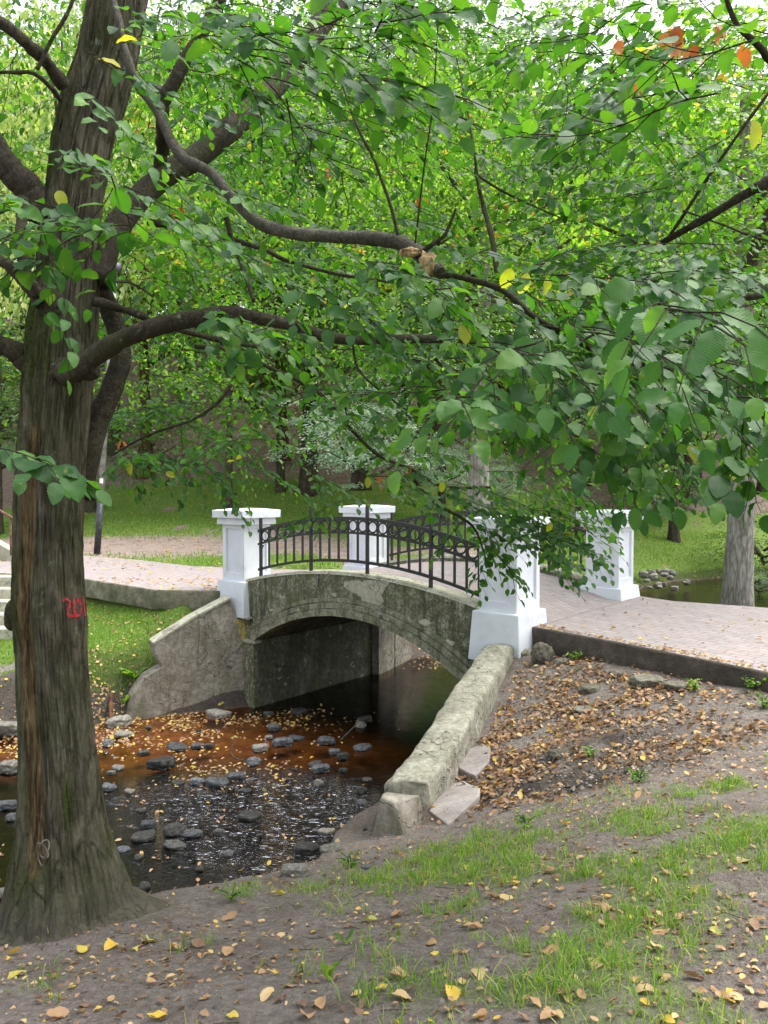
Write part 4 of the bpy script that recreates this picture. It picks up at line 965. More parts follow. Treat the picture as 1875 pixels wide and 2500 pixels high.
# knots, burls and broken collar where limbs leave
def lump(name, c, r, sc, mat, root, seed, amp=.35):
    bm = bmesh.new(); bmesh.ops.create_icosphere(bm, subdivisions=4, radius=1); co = np.array([v.co[:] for v in bm.verts])
    f = 1 + amp * 2 * (fbm(co[:, 0] * 2.2, co[:, 1] * 2.2, co[:, 2] * 2.2 + seed, seed, 4) - .5)
    co = co * f[:, None] * np.array(sc) * r + np.array(c)
    for v, q in zip(bm.verts, co): v.co = q
    me = bpy.data.meshes.new(name); bm.to_mesh(me); bm.free(); return child(link(name, me, mat), root)
lump('burl', D(158, 800, TD - .12), .10, (1.2, .5, .62), MAT['branch'], tree, 1)
lump('burl', D(110, 650, TD - .10), .075, (.9, .6, 1.1), MAT['branch'], tree, 2)
lump('burl', D(80, 440, TD - .02), .09, (.9, .8, 1.2), MAT['branch'], tree, 3)
lump('burl', D(30, 1440 - 110, TD), .05, (1, .8, 1.6), MAT['branch'], tree, 4)
lump('burl', D(342, 215, 3.7), .055, (.8, .8, 1.2), MAT['branch_pale'], tree, 5)
# spray-painted red number: strokes laid on the bark
def glyph(X, Y):
    """X,Y in displayed-photo pixels; shapes traced from the paint"""
    def arc(cx, cy, rx, ry, w, a0, a1):
        q = np.sqrt(((X - cx) / rx) ** 2 + ((Y - cy) / ry) ** 2); a = np.degrees(np.arctan2(-(Y - cy), X - cx)) % 360
        return (np.abs(q - 1) < w) & (((a >= a0) & (a <= a1)) | ((a + 360 >= a0) & (a + 360 <= a1)))
    def seg(x0, y0, x1, y1, w):
        t = np.clip(((X - x0) * (x1 - x0) + (Y - y0) * (y1 - y0)) / ((x1 - x0) ** 2 + (y1 - y0) ** 2), 0, 1)
        return np.hypot(X - x0 - t * (x1 - x0), Y - y0 - t * (y1 - y0)) < w
    g = arc(143.5, 1303, 8, 9.5, .38, 300, 520) | seg(151, 1308, 146, 1320, 3.2) | seg(146, 1320, 148, 1332, 3) | seg(147, 1331, 157, 1330, 3.4)
    g |= arc(167, 1313, 7.8, 17, .36, 0, 360) | seg(179, 1290, 184, 1330, 2.6)
    return g
nx_, ny_ = 150, 110
thg = np.linspace(-1.45, .10, nx_); zg = np.linspace(D(150, 1342, TD)[2], D(150, 1284, TD)[2], ny_)
TG, ZG = np.meshgrid(thg, zg); pg, _ = trunk_pt(TG, ZG, .0045)
cy_ = pg[..., 1] * CP - (pg[..., 2] - EYE) * SP; X = (pg[..., 0] / cy_ * F_PX + 937.5) / K; Yp = (1250 - (pg[..., 1] * SP + (pg[..., 2] - EYE) * CP) / cy_ * F_PX) / K
mk = glyph(X + 1.2 * (fbm(X * .3, Yp * .3, 0, 9) - .5) * 2, Yp) & (fbm(X * .45, Yp * .45, 0, 3) > .39)
ii = np.arange(nx_ * ny_).reshape(ny_, nx_); q = np.stack([ii[:-1, :-1], ii[:-1, 1:], ii[1:, 1:], ii[1:, :-1]], -1).reshape(-1, 4)
q = q[mk.ravel()[q].min(1)]
mr2 = M('red spray paint'); mr2.base(mr2.ramp(mr2.noise(mr2.coord(), 70, 5, .7), [(.3, (.28, .012, .03)), (.55, (.68, .03, .06)), (.8, (.75, .07, .09))])); mr2.set(Roughness=.6); mr2.bump(mr2.noise(mr2.coord('Object', (1, 1, .2)), 40, 6), .8, .01)
child(link('painted_number', mesh_np('painted_number', pg.reshape(-1, 3), q), mr2.m), tree)
# moss cushion and rope at the foot
rope = []
for i in range(46):
    t = i / 45 * 4.2 * math.pi; rope.append(D(92 + (9 + 4 * math.sin(t * .31)) * math.sin(t) + 5 * math.sin(t * .4), 1832 + (20 + 5 * math.cos(t * .5)) * math.cos(t * .93 + .3) + i * .3, 3.49 - .015 * math.sin(t * 2)))
V, Fc = tube(spline(rope, 180), .0036, 6); mr3 = M('old rope'); mr3.base((.11, .095, .075)); tag(bm_obj('rope_loop', V, Fc, mr3.m, smooth=True), 'small grey wire or rope loop hanging on the foot of the big trunk', 'rope')

BR = []
def branch(pts, w0, w1, mat='branch', n=None, root=None, name='branch', wob=.35, record=True, rt=None):
    """pts: (x,y,depth) in displayed-photo px; widths in displayed px at local depth"""
    root = root or tree
    p = np.array([D(*q) for q in pts]); n = n or 10 * len(pts); c = spline(p, n)
    d = c[:, 1]; w = np.linspace(w0, w1, n) * K / F_PX * d / 2
    s = np.linspace(0, 9, n); side = np.stack([fbm(s, 0 * s, k_, 90 + len(BR)) - .5 for k_ in (0, 3, 6)], 1) * (w[:, None] * wob * 2)
    c = c + side * np.sin(np.linspace(0, math.pi, n))[:, None] ** .5
    w = w * (1 + (.08 if name == 'limb' else .2) * (fbm(s * 2.2, s * 0, 9, 120 + len(BR)) - .5) * 2)
    V, Fc = tube(c, w, 18 if w0 > 14 else 8, nseed=len(BR), namp=.07 if name == 'limb' else .13 if w0 > 8 else 0)
    o = link(name, mesh_np(name, V, Fc), MAT[mat]); child(o, root)
    if record: BR.append(c)
    return c
branch([(215, 610, 3.95), (235, 520, 4.05), (300, 430, 4.2), (370, 370, 4.35), (440, 330, 4.5), (520, 258, 4.7), (590, 190, 4.9), (650, 110, 5.1), (720, 20, 5.3), (830, -110, 5.6)], 54, 44, 'branch', name='limb', wob=.1)
branch([(175, 1075, 4.1), (188, 1000, 4.14), (215, 900, 4.18), (246, 830, 4.22), (262, 770, 4.26), (247, 700, 4.3), (226, 640, 4.25), (205, 580, 4.1)], 52, 36, 'branch', name='limb', wob=.1)
branch([(90, 470, 3.9), (62, 410, 3.85), (20, 365, 3.8), (-30, 290, 3.75), (-90, 200, 3.7)], 66, 50, 'branch', name='limb', wob=.1)
branch([(238, -20, 3.75), (258, 50, 3.72), (270, 110, 3.7), (298, 185, 3.68), (340, 238, 3.65), (368, 300, 3.6), (400, 345, 3.55), (455, 375, 3.5), (500, 425, 3.45), (558, 480, 3.4), (625, 503, 3.35), (720, 508, 3.3), (810, 512, 3.25), (870, 525, 3.2), (925, 562, 3.15), (950, 592, 3.1)], 14, 34, 'branch_pale', n=220)
branch([(925, 570, 3.15), (950, 592, 3.1), (1000, 600, 3.05), (1080, 625, 2.95), (1150, 680, 2.9), (1250, 740, 2.85), (1330, 775, 2.8), (1450, 800, 2.75), (1640, 830, 2.7), (1760, 850, 2.7)], 15, 9)
lump('broken_wood', D(925, 570, 3.10), .034, (1.1, .5, 1.3), MAT['slab_wood'], tree, 6, .5); lump('broken_wood', D(885, 545, 3.12), .024, (1.6, .5, .8), MAT['slab_wood'], tree, 7, .5)
branch([(342, 235, 3.66), (380, 170, 3.66), (420, 100, 3.66), (465, 20, 3.66), (500, -60, 3.66)], 30, 24)
branch([(345, 370, 4.3), (352, 300, 4.2), (350, 235, 3.75)], 26, 30)
branch([(-40, 15, 3.5), (0, 48, 3.55), (60, 95, 3.6), (105, 140, 3.7), (138, 185, 3.8)], 22, 30)
branch([(-20, 158, 3.6), (40, 156, 3.6), (75, 160, 3.62), (110, 190, 3.7), (130, 215, 3.8)], 7, 12)
branch([(80, 150, 3.6), (110, 90, 3.6), (150, 20, 3.6), (170, -40, 3.6)], 9, 7)
branch([(140, 810, 3.75), (170, 792, 3.7), (215, 762, 3.65), (262, 732, 3.6), (350, 702, 3.6), (420, 688, 3.65), (480, 676, 3.7), (560, 688, 3.8), (640, 706, 3.95), (700, 725, 4.1), (780, 736, 4.2), (880, 732, 4.3), (1010, 735, 4.5)], 50, 14, 'branch', n=160, wob=.15)
branch([(200, 650, 3.85), (240, 660, 3.9), (300, 680, 4.0), (345, 702, 4.1), (460, 730, 4.3), (620, 760, 4.5)], 22, 9)
branch([(420, 748, 4.3), (500, 757, 4.4), (600, 802, 4.6), (690, 850, 4.8), (760, 930, 5.0), (820, 985, 5.2), (880, 1010, 5.3), (960, 1050, 5.5), (1062, 1053, 5.6)], 10, 6, n=120)
branch([(880, 1010, 5.3), (905, 1050, 5.35), (945, 1092, 5.4), (1000, 1120, 5.4), (1030, 1150, 5.4), (1050, 1210, 5.35)], 9, 4)
branch([(700, 850, 4.8), (735, 858, 4.8), (750, 900, 4.85), (750, 920, 4.9)], 5, 4)
branch([(-60, 715, 3.8), (0, 742, 3.82), (45, 765, 3.86), (80, 800, 3.9)], 32, 52)
branch([(-60, 520, 3.7), (0, 560, 3.7), (50, 605, 3.72), (90, 655, 3.75)], 20, 30)
branch([(48, 430, 3.7), (48, 500, 3.66), (50, 560, 3.66), (80, 640, 3.72)], 24, 22)
branch([(320, 480, 4.3), (400, 492, 4.3), (480, 512, 4.35), (560, 535, 4.4), (620, 562, 4.5), (730, 592, 4.6), (850, 610, 4.8)], 15, 6)
branch([(488, 470, 4.2), (505, 530, 4.2), (528, 590, 4.1), (548, 650, 3.9)], 12, 9)
branch([(725, 150, 3.0), (745, 200, 3.0), (770, 270, 3.0), (810, 350, 3.05), (845, 450, 3.1), (860, 508, 3.15)], 4, 8, 'branch_pale')
branch([(948, 20, 2.8), (942, 120, 2.8), (935, 230, 2.85), (915, 370, 2.9), (897, 525, 3.0)], 2.5, 4)
branch([(900, 555, 3.15), (935, 527, 3.1), (962, 505, 3.08), (985, 450, 3.05)], 14, 5)
branch([(945, 530, 3.1), (975, 512, 3.08)], 7, 3)
branch([(985, 120, 4.7), (1010, 240, 4.5), (1025, 330, 4.4), (1032, 390, 4.4), (1045, 450, 4.4), (1062, 510, 4.3), (1075, 600, 4.1)], 3, 13, 'branch')
branch([(1025, 375, 4.4), (1080, 410, 4.5), (1140, 440, 4.6), (1210, 470, 4.8)], 6, 3)
branch([(500, 830, 4.6), (470, 870, 4.6), (420, 905, 4.6), (360, 925, 4.6), (300, 950, 4.6), (240, 985, 4.6)], 9, 4)
branch([(220, 610, 4.0), (280, 610, 4.2), (330, 640, 4.4)], 7, 4)
branch([(1080, 860, 2.7), (1120, 900, 2.7), (1170, 945, 2.75), (1230, 980, 2.8)], 3.5, 2)
branch([(1250, 740, 2.85), (1330, 700, 2.9), (1400, 690, 2.9), (1500, 655, 3.0)], 6, 3)
branch([(760, 735, 4.2), (775, 800, 4.3), (830, 850, 4.4), (900, 900, 4.5), (1000, 960, 4.8)], 6, 3)
branch([(1010, 735, 4.5), (1100, 760, 4.6), (1250, 850, 4.9), (1350, 900, 5.1), (1420, 980, 5.3)], 10, 4)

# ---- the neighbour whose boughs come in from the right
rtree = tag(empty('hornbeam_tree', (3.6, 4.2, -.4)), 'neighbouring tree whose leafy boughs with withered orange leaves reach in at the right edge', 'tree')
def plain_trunk(base, top, r0, r1, mat, root, seed=0, name='trunk', flare=.5):
    n = 60; t = np.linspace(0, 1, n); base = np.array(base, float); top = np.array(top, float)
    c = base + (top - base) * t[:, None]; L = np.linalg.norm(top - base)
    c[:, 0] += .25 * r0 * np.sin(t * 4 + seed) * 1.2; c[:, 1] += .25 * r0 * np.cos(t * 3.3 + seed)
    r = (r0 + (r1 - r0) * t) * (1 + flare * np.exp(-t * L / (r0 * 2.2)))
    V, Fc = tube(c, r, 22, nseed=seed, namp=.10)
    o = link(name, mesh_np(name, V, Fc), mat); return child(o, root), c
plain_trunk((3.6, 4.2, -.8), (3.9, 4.6, 9), .24, .12, MAT['bark'], rtree, 3)
B2 = len(BR)
branch([(2600, 120, 4.0), (2200, 180, 3.9), (1800, 330, 3.8), (1659, 392, 3.8), (1545, 458, 3.9), (1430, 525, 4.1)], 40, 12, root=rtree)
branch([(1440, 520, 4.1), (1480, 460, 4.05), (1532, 380, 4.0), (1605, 275, 3.9), (1700, 150, 3.8)], 8, 7, root=rtree)
branch([(1560, -30, 2.3), (1590, 50, 2.3), (1640, 100, 2.3), (1720, 170, 2.5), (2000, 300, 3.2), (2400, 420, 4.0)], 9, 20, root=rtree)
branch([(1475, 455, 4.0), (1560, 485, 4.1), (1659, 520, 4.2), (1800, 540, 4.2)], 4, 6, root=rtree)
branch([(2500, 620, 4.1), (2000, 640, 3.9), (1659, 640, 3.7), (1500, 655, 3.6), (1370, 690, 3.5)], 26, 4, root=rtree)

# ------------------------------------------------------------------ leaves
def leaf_template(kind):
    if kind == 'near':
        us = np.linspace(0, 1, 18); w = np.interp(us, [0, .06, .16, .28, .40, .52, .64, .76, .87, .95, 1.0], [.02, .14, .235, .285, .305, .298, .27, .222, .15, .065, 0.0])
        # serrated edge
        V, UV, Fc = [], [], []
        for i, (u, ww) in enumerate(zip(us, w)):
            se = 1.0 + (.10 if i % 2 else -.06); dz = -.10 * (u - .4) ** 2 * 2
            wv = .045 * math.sin(u * 15)
            V += [(u, 0, dz), (u + .02, ww * se, dz + .13 * ww + wv * ww), (u + .02, -ww * se, dz + .13 * ww - wv * ww)]; UV += [(u, .5), (u, .5 + ww), (u, .5 - ww)]
        for i in range(len(us) - 1):
            a, b = 3 * i, 3 * i + 3; Fc += [[a, a + 1, b + 1, b], [a, b, b + 2, a + 2]]
        V += [(-.16, .004, .01), (-.16, -.004, .01), (0, .006, .0), (0, -.006, .0)]; UV += [(0, .5)] * 4; k = len(V); Fc += [[k - 4, k - 3, k - 1, k - 2]]
        return np.array(V), np.array(UV), np.array(Fc)
    if kind == 'mid':
        V = [(0, 0, 0), (.30, .28, .05), (.68, .24, .03), (1, 0, -.08), (.68, -.24, .03), (.30, -.28, .05), (.5, 0, -.02)]
        UV = [(0, .5), (.3, .85), (.7, .8), (1, .5), (.7, .2), (.3, .15), (.5, .5)]
        return np.array(V), np.array(UV), np.array([[0, 6, 2, 1], [6, 3, 2, 2], [0, 5, 4, 6], [6, 4, 3, 3]])[:0], [(0, 6, 2, 1), (6, 3, 2), (0, 5, 4, 6), (6, 4, 3)]
    V = [(0, 0, 0), (.45, .30, .06), (1, 0, -.05), (.45, -.30, .06)]
    return np.array(V), np.array([(0, .5), (.45, .8), (1, .5), (.45, .2)]), np.array([[0, 3, 2, 1]])
T_NEAR = leaf_template('near'); tm = leaf_template('mid')
T_LANCE = (np.array([(0, 0, 0), (.4, .10, .06), (.75, .13, .04), (1, 0, -.10), (.75, -.13, .04), (.4, -.10, .06), (.5, 0, .04)]), np.array(tm[1]), np.array([[0, 6, 2, 1], [0, 5, 4, 6], [6, 4, 3, 2]]))
T_MID = (tm[0], tm[1], np.array([[0, 6, 2, 1], [0, 5, 4, 6], [6, 4, 3, 2]])); T_FAR = leaf_template('far')
def build_leaves(name, pos, dirv, nrm, size, rnd, tmpl, mat, parent=None, rnd2=None, blot=None):
    """pos/dir/nrm (N,3), size (N,), rnd (N,) ramp position"""
    V0, UV0, F0 = tmpl; N, k = len(pos), len(V0)
    x = dirv / (np.linalg.norm(dirv, axis=1)[:, None] + 1e-9); y = np.cross(nrm, x); y /= (np.linalg.norm(y, axis=1)[:, None] + 1e-9); z = np.cross(x, y)
    wd = RNG.uniform(.85, 1.15, N)
    v = pos[:, None, :] + size[:, None, None] * (V0[None, :, 0:1] * x[:, None, :] + V0[None, :, 1:2] * wd[:, None, None] * y[:, None, :] + V0[None, :, 2:3] * RNG.uniform(.3, 3.0, N)[:, None, None] * z[:, None, :])
    f = (F0[None] + (np.arange(N) * k)[:, None, None]).reshape(-1, F0.shape[1])
    c = np.zeros((N, k, 3), np.float32); c[..., 0] = rnd[:, None]; c[..., 1] = (rnd2 if rnd2 is not None else RNG.random(N))[:, None]; c[..., 2] = (blot if blot is not None else (RNG.random(N) < .3))[:, None]
    me = mesh_np(name, v.reshape(-1, 3), f, uv=np.tile(UV0, (N, 1)), col=c.reshape(-1, 3))
    o = link(name, me, mat, None, True)
    if parent is not None: child(o, parent)
    return o

class Foliage:
    def __init__(s): s.pos, s.dir, s.nrm, s.size, s.rnd, s.tw = [], [], [], [], [], []
    def spray(s, p0, d, L, size, droop=.35, up=None, gap=.55, tw=.0022):
        """one twig with alternate leaves in a plane"""
        d = norm(d); up = np.array([0, 0, 1.]) if up is None else up
        n = max(3, int(L / (size * gap))); t = np.linspace(0, 1, n)
        side = norm(np.cross(d, up)); pl = np.cross(side, d)
        c = p0 + d * (t * L)[:, None] + np.array([0, 0, -1]) * (droop * L * .5 * t ** 2)[:, None] + side * (.06 * L * np.sin(t * 5 + RNG.random() * 6))[:, None]
        td = np.gradient(c, axis=0); td /= np.linalg.norm(td, axis=1)[:, None]
        sg = np.where(np.arange(n) % 2 == 0, 1., -1.)
        ang = RNG.uniform(.7, 1.05, n); ang[-1] = .1
        ld = td * np.cos(ang)[:, None] + side[None] * (sg * np.sin(ang))[:, None] + RNG.normal(0, .16, (n, 3))
        ld[:, 2] -= RNG.uniform(.0, .55, n) * (droop + .35)
        nr = pl[None] + RNG.normal(0, .32, (n, 3)) + np.array([0, -.62, 0])
        s.pos.append(c + RNG.normal(0, .004, (n, 3))); s.dir.append(ld); s.nrm.append(nr); s.size.append(size * RNG.uniform(.6, 1.12, n) * np.linspace(1.05, .8, n))
        s.rnd.append(np.clip(RNG.beta(2.2, 2.6, n) * .93 + (RNG.random(n) < .006) * .5, 0, .985))
        s.tw.append((c, tw))
    def bough(s, p0, d, L, size, droop=.3, n=6, flat=.25):
        d = norm(d); up = norm(np.array([RNG.normal(0, flat), RNG.normal(0, flat), 1])); side = norm(np.cross(d, up))
        t = np.linspace(.0, 1, 7); c = p0 + d * (t * L)[:, None] + np.array([0, 0, -1]) * (droop * L * .4 * t ** 2)[:, None] + side * (L * .09 * np.sin(t * 5 + RNG.random() * 6))[:, None]
        s.tw.append((c, .0022 + .0012 * L))
        for i in range(n):
            f = .12 + .80 * i / max(1, n - 1); q = np.array([np.interp(f, t, c[:, k]) for k in range(3)])
            sgn = 1 if i % 2 else -1; a = RNG.uniform(.6, .95)
            s.spray(q, d * math.cos(a) + side * sgn * math.sin(a) + np.array([0, 0, -droop * .5]), L * (.75 - .45 * f) * RNG.uniform(.8, 1.15), size, droop, up)
        s.spray(c[-1], c[-1] - c[-2], L * .35, size, droop, up)
    def count(s): return sum(len(p) for p in s.pos)
    def build(s, root, tmpl, mat, twmat='branch', clip=None, crown='crown', twn='twigs', split=None):
        pos, d, nr, sz, rn = [np.concatenate(a) for a in (s.pos, s.dir, s.nrm, s.size, s.rnd)]
        low = lambda p: (lambda q: np.hypot(p[0], p[1]) < 4.7 and q[0] > 700 and q[1] > (1030 if q[0] < 1330 else 1125))(proj(p))
        kp = np.array([not low(p) for p in pos]) if split is not None else np.ones(len(pos), bool)
        pos, d, nr, sz, rn = pos[kp], d[kp], nr[kp], sz[kp], rn[kp]
        if split is not None: s.tw = [t_ for t_ in s.tw if not low(t_[0][-1])]
        if split is not None:
            dist = np.hypot(pos[:, 0], pos[:, 1]); a = dist < split
            build_leaves(crown, pos[a], d[a], nr[a], sz[a], rn[a], tmpl, mat, root); build_leaves(crown, pos[~a], d[~a], nr[~a], sz[~a], rn[~a], T_MID, mat, root)
        else: build_leaves(crown, pos, d, nr, sz, rn, tmpl, mat, root)
        V, Fc = [], []
        for c, w in s.tw:
            v, f = tube(c, np.linspace(w, w * .45, len(c)), 4, cap=False); o = len(V); V += v; Fc += [[k + o for k in q] for q in f]
        child(link(twn, mesh_np(twn, np.array(V), np.array(Fc)), MAT[twmat]), root)

TRUNK_AX = np.array([-1.45, 3.9])
near = Foliage(); rnear = Foliage()
CLEAR = [  # windows kept open between the boughs (displayed px)
    (465, 1112, 1050, 1300), (0, 1040, 460, 2212), (1230, 1120, 1659, 2212), (450, 1290, 1659, 2212), (0, 600, 30, 700)]
def proj(p):
    dx = p[0]; cy = p[1] * CP - (p[2] - EYE) * SP; cz = p[1] * SP + (p[2] - EYE) * CP
    return (dx / cy * F_PX + 937.5) / K, (1250 - cz / cy * F_PX) / K
CLEAR2 = [(600, 800, 1020, 1060)]
def region(fol, rect, d0, d1, n, size=.085, L=(.45, .9), droop=(.2, .5), nsp=(5, 8), toward=None, spread=.7):
    x0, y0, x1, y1 = rect; placed = 0
    for _ in range(n * 8):
        if placed >= n: break
        d = RNG.uniform(d0, d1); x = RNG.uniform(x0, x1); y = RNG.uniform(y0, y1); p = D(x, y, d)
        o = p[:2] - TRUNK_AX if toward is None else np.array(toward[:2], float)
        dv = np.array([*norm(o), 0]) + RNG.normal(0, spread, 3) * np.array([1, 1, .35]); dv[2] += -.10
        Lb = RNG.uniform(*L); e = p + norm(dv) * Lb; ex, ey = proj(e)
        if any(a - 15 < q[0] < c + 15 and b - 5 < q[1] < dd for q in ((x, y), (ex, ey), ((x + ex) / 2, (y + ey) / 2 + 10)) for a, b, c, dd in CLEAR): continue
        if d > 5.2 and any(a < q[0] < c and b < q[1] < dd for q in ((x, y), (ex, ey), ((x + ex) / 2, (y + ey) / 2)) for a, b, c, dd in CLEAR2): continue
        fol.bough(p, dv, Lb, size * RNG.uniform(.85, 1.1), RNG.uniform(*droop), RNG.integers(*nsp)); placed += 1
region(near, (960, 600, 1600, 850), 1.8, 2.5, 7, .088, (.3, .5), (.5, 1.0)); region(near, (900, 590, 1640, 880), 2.1, 3.1, 26, .088, (.35, .6), (.4, .9))
region(near, (880, 560, 1640, 900), 2.8, 3.8, 22, .092, (.35, .65), (.3, .8))
region(near, (430, 560, 900, 700), 2.9, 3.6, 7, .09, (.35, .55), (.3, .7))
region(near, (440, -20, 960, 190), 1.8, 3.0, 16, .090, (.35, .6))
region(near, (-40, 380, 380, 520), 2.6, 3.3, 9, .085, (.3, .5))
region(near, (-60, 930, 40, 990), 2.2, 2.4, 1, .10, (.25, .3), toward=(1, .1, 0), spread=.1)
region(near, (120, 60, 420, 200), 3.0, 3.5, 3, .085, (.3, .5))
region(near, (330, 60, 800, 430), 3.6, 4.2, 20, .082, (.4, .7)); region(near, (230, 60, 1100, 560), 4.2, 7.0, 66, .085, (.5, .95))
region(near, (1000, 80, 1500, 620), 4.2, 7.5, 40, .085, (.5, .95))
region(near, (1000, 560, 1659, 900), 3.4, 6.0, 27, .085, (.5, .9))
region(near, (200, 520, 1000, 900), 4.2, 7.0, 58, .085, (.5, .9))
region(near, (220, 850, 640, 985), 5.2, 6.8, 16, .085, (.45, .8), (.2, .5))
region(near, (620, 860, 1300, 1020), 5.0, 6.6, 12, .085, (.45, .8), (.2, .6))
region(near, (-60, 0, 120, 900), 4.2, 6.5, 16, .085, (.45, .8), toward=(-1, .3, 0))
region(near, (0, -30, 1000, 60), 3.6, 6, 14, .085, (.45, .8))
# hanging sprays placed one by one (start px, end px, depth)
def hang(x0, y0, x1, y1, d, L=None, size=.082, n=6, droop=.25, fol=None):
    p, q = D(x0, y0, d), D(x1, y1, d + RNG.uniform(-.25, .25)); (fol or near).bough(p, q - p, np.linalg.norm(q - p) * 1.05, size, droop, n + 2, flat=.35)
for a in [(1040, 1090, 1200, 1140, 5.5), (1000, 1075, 1150, 1130, 5.6), (1080, 1150, 1230, 1190, 5.5), (1120, 1090, 1290, 1140, 5.6), (1020, 1150, 1110, 1230, 5.5), (960, 1100, 1080, 1150, 5.6), (1050, 1130, 1100, 1235, 5.35), (1060, 1120, 1180, 1190, 5.4), (1090, 1100, 1240, 1150, 5.3), (1060, 1170, 1040, 1250, 5.3), (1000, 1125, 950, 1180, 5.4, None, .07, 3), (1150, 1140, 1230, 1230, 5.4), (1120, 1060, 1270, 1120, 5.2),
          (940, 1060, 1060, 1100, 5.5), (980, 1040, 1130, 1075, 5.4), (1180, 1150, 1290, 1200, 5.3, None, .07, 5), (1180, 1000, 1300, 1100, 5.1), (880, 1040, 960, 1090, 5.5),
          (440, 1000, 520, 1090, 6.0, None, .08, 4), (330, 950, 470, 1040, 6.0), (250, 960, 330, 1020, 5.8), (240, 985, 300, 1040, 5.6, None, .08, 3), (520, 980, 640, 1050, 6.1), (640, 1000, 760, 1060, 6.0), (700, 1100, 610, 1140, 6.3, None, .07, 3), (720, 1060, 690, 1130, 6.2, None, .07, 3), (800, 1030, 900, 1075, 5.8),
          (1380, 960, 1450, 1080, 4.2), (1320, 930, 1360, 1040, 4.3), (1420, 900, 1500, 1050, 4.0), (1480, 1000, 1495, 1130, 4.2, None, .08, 3), (1200, 930, 1260, 1040, 3.0, None, .09, 4), (1300, 860, 1340, 960, 2.8, None, .09, 4),
          (1600, 900, 1620, 1040, 2.6, None, .1, 3), (1560, 880, 1590, 1000, 2.4, None, .1, 4), (980, 800, 1010, 880, 2.7, None, .09, 3), (1090, 830, 1120, 930, 2.8, None, .09, 3),
          (480, 660, 510, 740, 3.0, None, .085, 2), (700, 620, 820, 700, 2.9, None, .09, 4)]:
    hang(*a)
region(rnear, (1460, 60, 1700, 260), 1.9, 2.5, 4, .095, (.3, .5), toward=(-1, .2, 0), spread=.3)
region(rnear, (1150, -40, 1700, 120), 2.8, 4.5, 13, .09, (.4, .8), toward=(-1, .2, 0))
region(rnear, (1250, 100, 1700, 560), 3.8, 6.5, 26, .085, (.5, .9), toward=(-1, .3, 0))
region(rnear, (1350, 500, 1760, 800), 3.0, 4.5, 12, .088, (.5, .8), toward=(-1, .1, 0))
backlit_toned = Foliage(); region(backlit_toned, (330, -60, 950, 860), 7.0, 11.5, 90, .088, (.6, 1.2), (.1, .4)); region(backlit_toned, (230, 500, 900, 900), 6.5, 9, 26, .088, (.5, 1.0), (.1, .4))
backlit_toned.build(tree, T_MID, MAT['leaf_mid'])  # same tree's farther boughs: backlight put into a brighter leaf colour
near.build(tree, T_NEAR, MAT['leaf_near'], split=5.2)
rnear.build(rtree, T_NEAR, MAT['leaf_near'], split=5.2)
# withered orange leaves still hanging on the twigs
def dead_cluster(spots, root, size=.062, nm='withered_leaves'):
    ps, ds, ns, ss = [], [], [], []
    for x, y, d, k in spots:
        for _ in range(k):
            ps.append(D(x + RNG.normal(0, 9), y + RNG.normal(0, 6), d + RNG.normal(0, .03))); ds.append((RNG.normal(0, .3), RNG.normal(0, .3), -1)); ns.append(RNG.normal(0, 1, 3)); ss.append(size * RNG.uniform(.7, 1.1))
    build_leaves(nm, np.array(ps), np.array(ds, float), np.array(ns), np.array(ss), RNG.uniform(0, 1, len(ps)), T_NEAR, MAT['leaf_withered'], root)
dead_cluster([(1440, 60, 2.5, 3), (1345, 95, 2.5, 3), (1480, 95, 2.6, 3), (1550, 60, 2.5, 3), (1585, 100, 2.5, 3), (1387, 150, 2.6, 2), (1460, 90, 2.6, 2), (1470, 695, 3.4, 3)], rtree)
dead_cluster([(905, 430, 6, 5), (715, 362, 6, 3), (830, 1025, 5.6, 5), (878, 1015, 5.3, 4), (588, 565, 4.2, 1), (380, 460, 5, 6), (1080, 440, 6, 3), (850, 600, 6, 2), (260, 960, 5.8, 3), (1425, 520, 5, 3)], tree, .07)
yl = Foliage()
for x, y, d in [(1140, 590, 2.6), (1180, 603, 2.6), (1105, 580, 2.6), (1490, 960, 2.5), (1570, 1000, 2.4), (955, 1040, 5), (795, 1030, 5), (280, 1000, 5.6), (125, 410, 2.8), (358, 1020, 5.6), (1190, 1128, 5.2), (1630, 260, 2.1), (1000, 700, 2.9)]:
    yl.pos.append(np.array([D(x, y, d)])); yl.dir.append(RNG.normal(0, .4, (1, 3)) + [[.2, 0, -.9]]); yl.nrm.append(np.array([[.2, -1, .3]])); yl.size.append(np.array([.075])); yl.rnd.append(np.array([.975]))
build_leaves('yellow_leaves', *[np.concatenate(a) for a in (yl.pos, yl.dir, yl.nrm, yl.size, yl.rnd)], T_NEAR, MAT['leaf_near'], tree)

